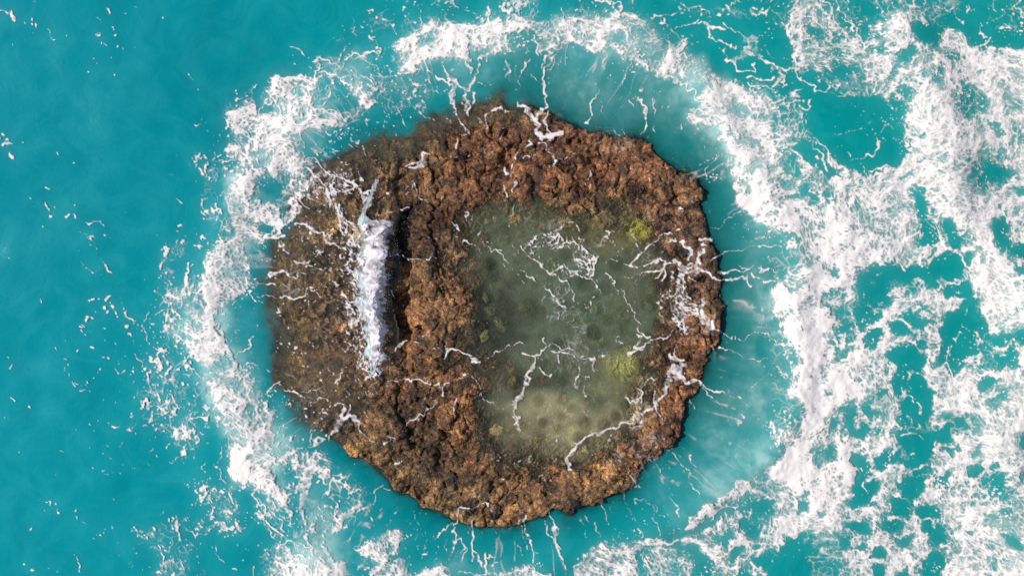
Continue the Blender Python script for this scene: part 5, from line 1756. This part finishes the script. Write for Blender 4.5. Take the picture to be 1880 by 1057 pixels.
sheet_edge = np.interp(cY, [0, 150, 300, 420, 600, 800, 900, 1057], [1180, 1330, 1450, 1520, 1560, 1500, 1440, 1330])
fleck_edge = np.interp(cY, [0, 120, 250, 400, 560, 700, 850, 1057], [560, 440, 350, 320, 290, 320, 380, 470])
onreef = cR > 0
sheet = ~onreef & (cX > sheet_edge); flk = ~onreef & (cX < fleck_edge); ring = ~onreef & ~sheet & ~flk
for nm, mk, lab, mt in (('foam_sheet', sheet, 'broad churned white foam with round clear holes right of the reef', M_FOAM),
                        ('foam_ring', ring, 'white surf ring curling around the reef rock', M_FOAM),
                        ('foam_flecks_glints', flk, 'scattered small white foam flecks and painted sun glints on the open turquoise water', M_FOAM),  # foam flecks together with sun glints drawn as foam
                        ('foam_streaks_glints', onreef, 'thin white foam streaks and painted sun glints over the brown rock and its pool', M_RFOAM)):
    o = grid_part(nm, FX, FY, FZ, kc & mk, {'foam': FA}, mt); tag(o, lab, 'foam', kind='stuff')
# foam carries on beyond the frame, in coarser cells
ox = np.arange(-256, W + MG - 6, 4, dtype=np.float32); oy = np.arange(-256, H + MG - 6, 4, dtype=np.float32)
OX, OY = np.meshgrid(ox, oy); OA = at(FOe, OX, OY); OZ, _ = foam_z(OX, OY, OA)
ko = (m4(OA) > .05) & ((OX[:-1, :-1] < -4.1) | (OX[:-1, :-1] > 1883) | (OY[:-1, :-1] < -4.1) | (OY[:-1, :-1] > 1059))
tag(grid_part('foam_patches', OX, OY, OZ, ko, {'foam': OA}, M_FOAM), 'further foam drifting on the sea beyond the surf ring', 'foam', kind='stuff')
# ------------------------------------------------------------------ breaking wave on the reef ledge
wave = bpy.data.objects.new('breaking_wave', None); COL.objects.link(wave)
tag(wave, 'narrow white wave breaking over the submerged ledge left of the pool', 'wave')
WY = np.array([322, 335, 350, 365, 385, 398, 405, 430, 460, 480, 500, 528, 560, 590, 620, 640, 660, 680, 702])
WL = np.array([694, 688, 682, 674, 664, 662, 657, 651, 647, 647, 647, 649, 655, 662, 669, 671, 670, 674, 684])
WR = np.array([697, 694, 690, 684, 682, 690, 716, 724, 723, 719, 715, 711, 710, 711, 710, 712, 711, 703, 690])
def wave_mesh(name, y0, y1, mat, hmul, amp, seed, v0, v1, nu, nv, aedge):
    ys = np.linspace(y0, y1, nu); v = np.linspace(0, 1, nv)
    V, Yg = np.meshgrid(v, ys); L = np.interp(Yg, WY, WL); R = np.interp(Yg, WY, WR); 
    jit = fbm(nu, nv, 12, 4, seed + 5, .6) * 3.6
    Vx = v0 + (v1 - v0) * V
    X = L + (R - L) * Vx + jit * (.3 + V)
    hh = np.interp(Yg, [322, 350, 395, 410, 470, 600, 660, 702], [.05, .16, .26, .52, .60, .50, .40, .06]) * hmul
    prof = np.where(Vx < .66, np.sin(np.clip(Vx / .66, 0, 1) * math.pi / 2) ** 1.2, np.cos(np.clip((Vx - .66) / .34, 0, 1) * math.pi / 2) ** .8)
    n = fbm(nu, nv, 16, 5, seed, .62)
    base = rock_at(X, Yg); base = np.maximum(base, 0) * .3 + .03
    Z = base + hh * prof + n * amp * (.25 + prof)
    X = X + (n * 1.6 + fbm(nu, nv, 6, 2, seed + 9)) * (amp / .06)
    st_ = sample(fbm(nu, nv, 5, 3, seed + 30), V * (nv - 2) * .3, (Yg - y0) / (y1 - y0) * (nu - 2))
    e = np.minimum(sstep(-.05, .55, V), sstep(1.03, .80, V)) * np.minimum(sstep(y0, y0 + 9, Yg), sstep(y1 + 4, y1 - 75, Yg + 14 * n))
    A = np.clip(e * aedge - .12 + (.34 * n + .45 * fbm(nu, nv, 3.5, 2, seed + 3)) * (1.12 - e) - .12 * np.abs(n) + .16 * st_ - .06, 0, 1)
    k = np.ones((nu - 1, nv - 1), bool)
    return grid_part(name, X.astype(np.float32), Yg.astype(np.float32), Z, k, {'foam': A}, mat, wave)
M_FACE = mat_foam('smooth_wave_water', (.52, .64, .68), .6, .8, 1.3)
wave_mesh('wave_face', 322, 690, M_FACE, .80, .012, 811, -.05, .62, 260, 40, .85)
wave_mesh('wave_crest', 400, 702, M_WAVE, 1.0, .024, 821, .12, 1.02, 300, 70, 1.15)
# droplets thrown out round the crest: one mass of tiny beads
rs = np.random.RandomState(3); ND = 600
yy = rs.uniform(400, 700, ND); side = rs.rand(ND) < .35
xx = np.where(side, np.interp(yy, WY, WR) + rs.exponential(5, ND), np.interp(yy, WY, WL) + 12 - rs.exponential(20, ND))
zz = np.maximum(rock_at(xx, yy), .03) + rs.exponential(.10, ND); rr = rs.uniform(.004, .010, ND)
octo = np.array([(1, 0, 0), (0, 1, 0), (-1, 0, 0), (0, -1, 0), (0, 0, 1), (0, 0, -1)], np.float32)
wx, wy = w2(xx, yy); cen = np.stack([wx, wy, zz], 1)
co = (cen[:, None] + octo[None] * rr[:, None, None]).reshape(-1, 3)
fc = [(0, 1, 4), (1, 2, 4), (2, 3, 4), (3, 0, 4), (1, 0, 5), (2, 1, 5), (3, 2, 5), (0, 3, 5)]
me = bpy.data.meshes.new('spray'); me.from_pydata(co.tolist(), [], [tuple(6 * i + q for q in f) for i in range(ND) for f in fc])
t = NT('water_droplet'); me.materials.append(t.done(t.bsdf(rgb(.85, .83, .86), .3)))
sp = bpy.data.objects.new('spray', me); COL.objects.link(sp); sp.parent = wave; sp['kind'] = 'stuff'
# ------------------------------------------------------------------ knobs of coral on the reef, cobbles in the pool
import bmesh
def lump_mesh(name, seed, flat, mat, rough=.22, sub=3):
    bm = bmesh.new(); bmesh.ops.create_icosphere(bm, subdivisions=sub, radius=1)
    from mathutils import noise
    for v in bm.verts:
        p = v.co.copy(); o = Vector((seed * 3.1, seed * 1.7, seed))
        k = 1 + rough * noise.noise(p * 1.5 + o) * 1.6 + rough * .8 * noise.noise(p * 3.5 + o) + rough * .4 * noise.noise(p * 8 + o)
        v.co = p * k; v.co.z *= flat
    for f in bm.faces: f.smooth = True
    me = bpy.data.meshes.new(name); bm.to_mesh(me); bm.free(); me.materials.append(mat); return me
KM = [lump_mesh('coral_knob', s, .55, M_KNOB, .42, 3) for s in range(1, 9)]
CM = [lump_mesh('cobble', s + 20, 1.0, M_STONE, .42, 3) for s in range(1, 6)]
rs = np.random.RandomState(12); placed = []
def col_at(x, y, gain=1.0):
    c = [float(rock_at(np.array([x]), np.array([y]), np.ascontiguousarray(tone[..., q]))[0]) * gain for q in range(3)]
    return (*c, 1)
tries = 0
while len(placed) < 285 and tries < 20000:
    tries += 1
    x, y = rs.uniform(495, 1328), rs.uniform(185, 970)
    d = float(rock_at(np.array([x]), np.array([y]), RD)[0]); pdv = float(rock_at(np.array([x]), np.array([y]), PD)[0])
    if d < 9 or pdv > -12: continue
    r = rs.uniform(6, 13) if rs.rand() < .75 else rs.uniform(12, 19)
    if any((x - a) ** 2 + (y - b) ** 2 < ((r + c) * .82) ** 2 for a, b, c in placed): continue
    placed.append((x, y, r))
    o = bpy.data.objects.new('coral_knob', KM[rs.randint(8)]); COL.objects.link(o); o.parent = reef
    wx, wy = w2(x, y); z = float(rock_at(np.array([x]), np.array([y]))[0])
    o.location = (wx, wy, z - r * PX * .22); o.rotation_euler = (rs.uniform(-.2, .2), rs.uniform(-.2, .2), rs.uniform(0, 6.28))
    o.scale = (r * PX * rs.uniform(.8, 1.15), r * PX * rs.uniform(.8, 1.15), r * PX * rs.uniform(.30, .55))
    o.color = col_at(x, y, rs.uniform(.8, 1.35))
for (x, y, r, c, lab), (_, _, _, hz, zc) in zip(BOULD, STONES):
    o = bpy.data.objects.new('boulder', lump_mesh('boulder', int(x) % 17 + 40, 1.0, M_STONE, .22, 3)); COL.objects.link(o)
    wx, wy = w2(x, y); o.location = (wx, wy, zc); o.scale = (r * PX, r * PX * .9, hz)
    o.color = (*(to_lin(*c) * 1.15), 1); tag(o, lab, 'boulder')
for gi, x, y, r, hz, zc in COBS:
    grp, lab, x0, x1, y0, y1, cnt, c = REG[gi]
    o = bpy.data.objects.new('cobble', CM[rs.randint(5)]); COL.objects.link(o)
    wx, wy = w2(x, y); o.location = (wx, wy, zc); o.rotation_euler = (0, 0, rs.uniform(0, 6.28))
    o.scale = (r * PX, r * PX * rs.uniform(.65, 1), hz)
    v = rs.choice([.35, .6, 1.0, 1.5, 2.0])
    o.color = (*(to_lin(*c) * v * np.array([rs.uniform(.85, 1.2), 1, rs.uniform(.75, 1.1)])), 1)
    tone_w = {.35: 'very dark', .6: 'dark', 1.0: 'mid-toned', 1.5: 'light', 2.0: 'pale'}[v]
    size_w = 'small' if r < 9 else 'medium' if r < 13 else 'large'
    side = 'left' if x < x0 + (x1 - x0) / 3 else 'right' if x > x1 - (x1 - x0) / 3 else 'centre'
    tag(o, '%s %s %s, %s' % (size_w, tone_w, lab, side), 'cobble', grp)
print('script seconds', round(time.time() - T_START, 1))
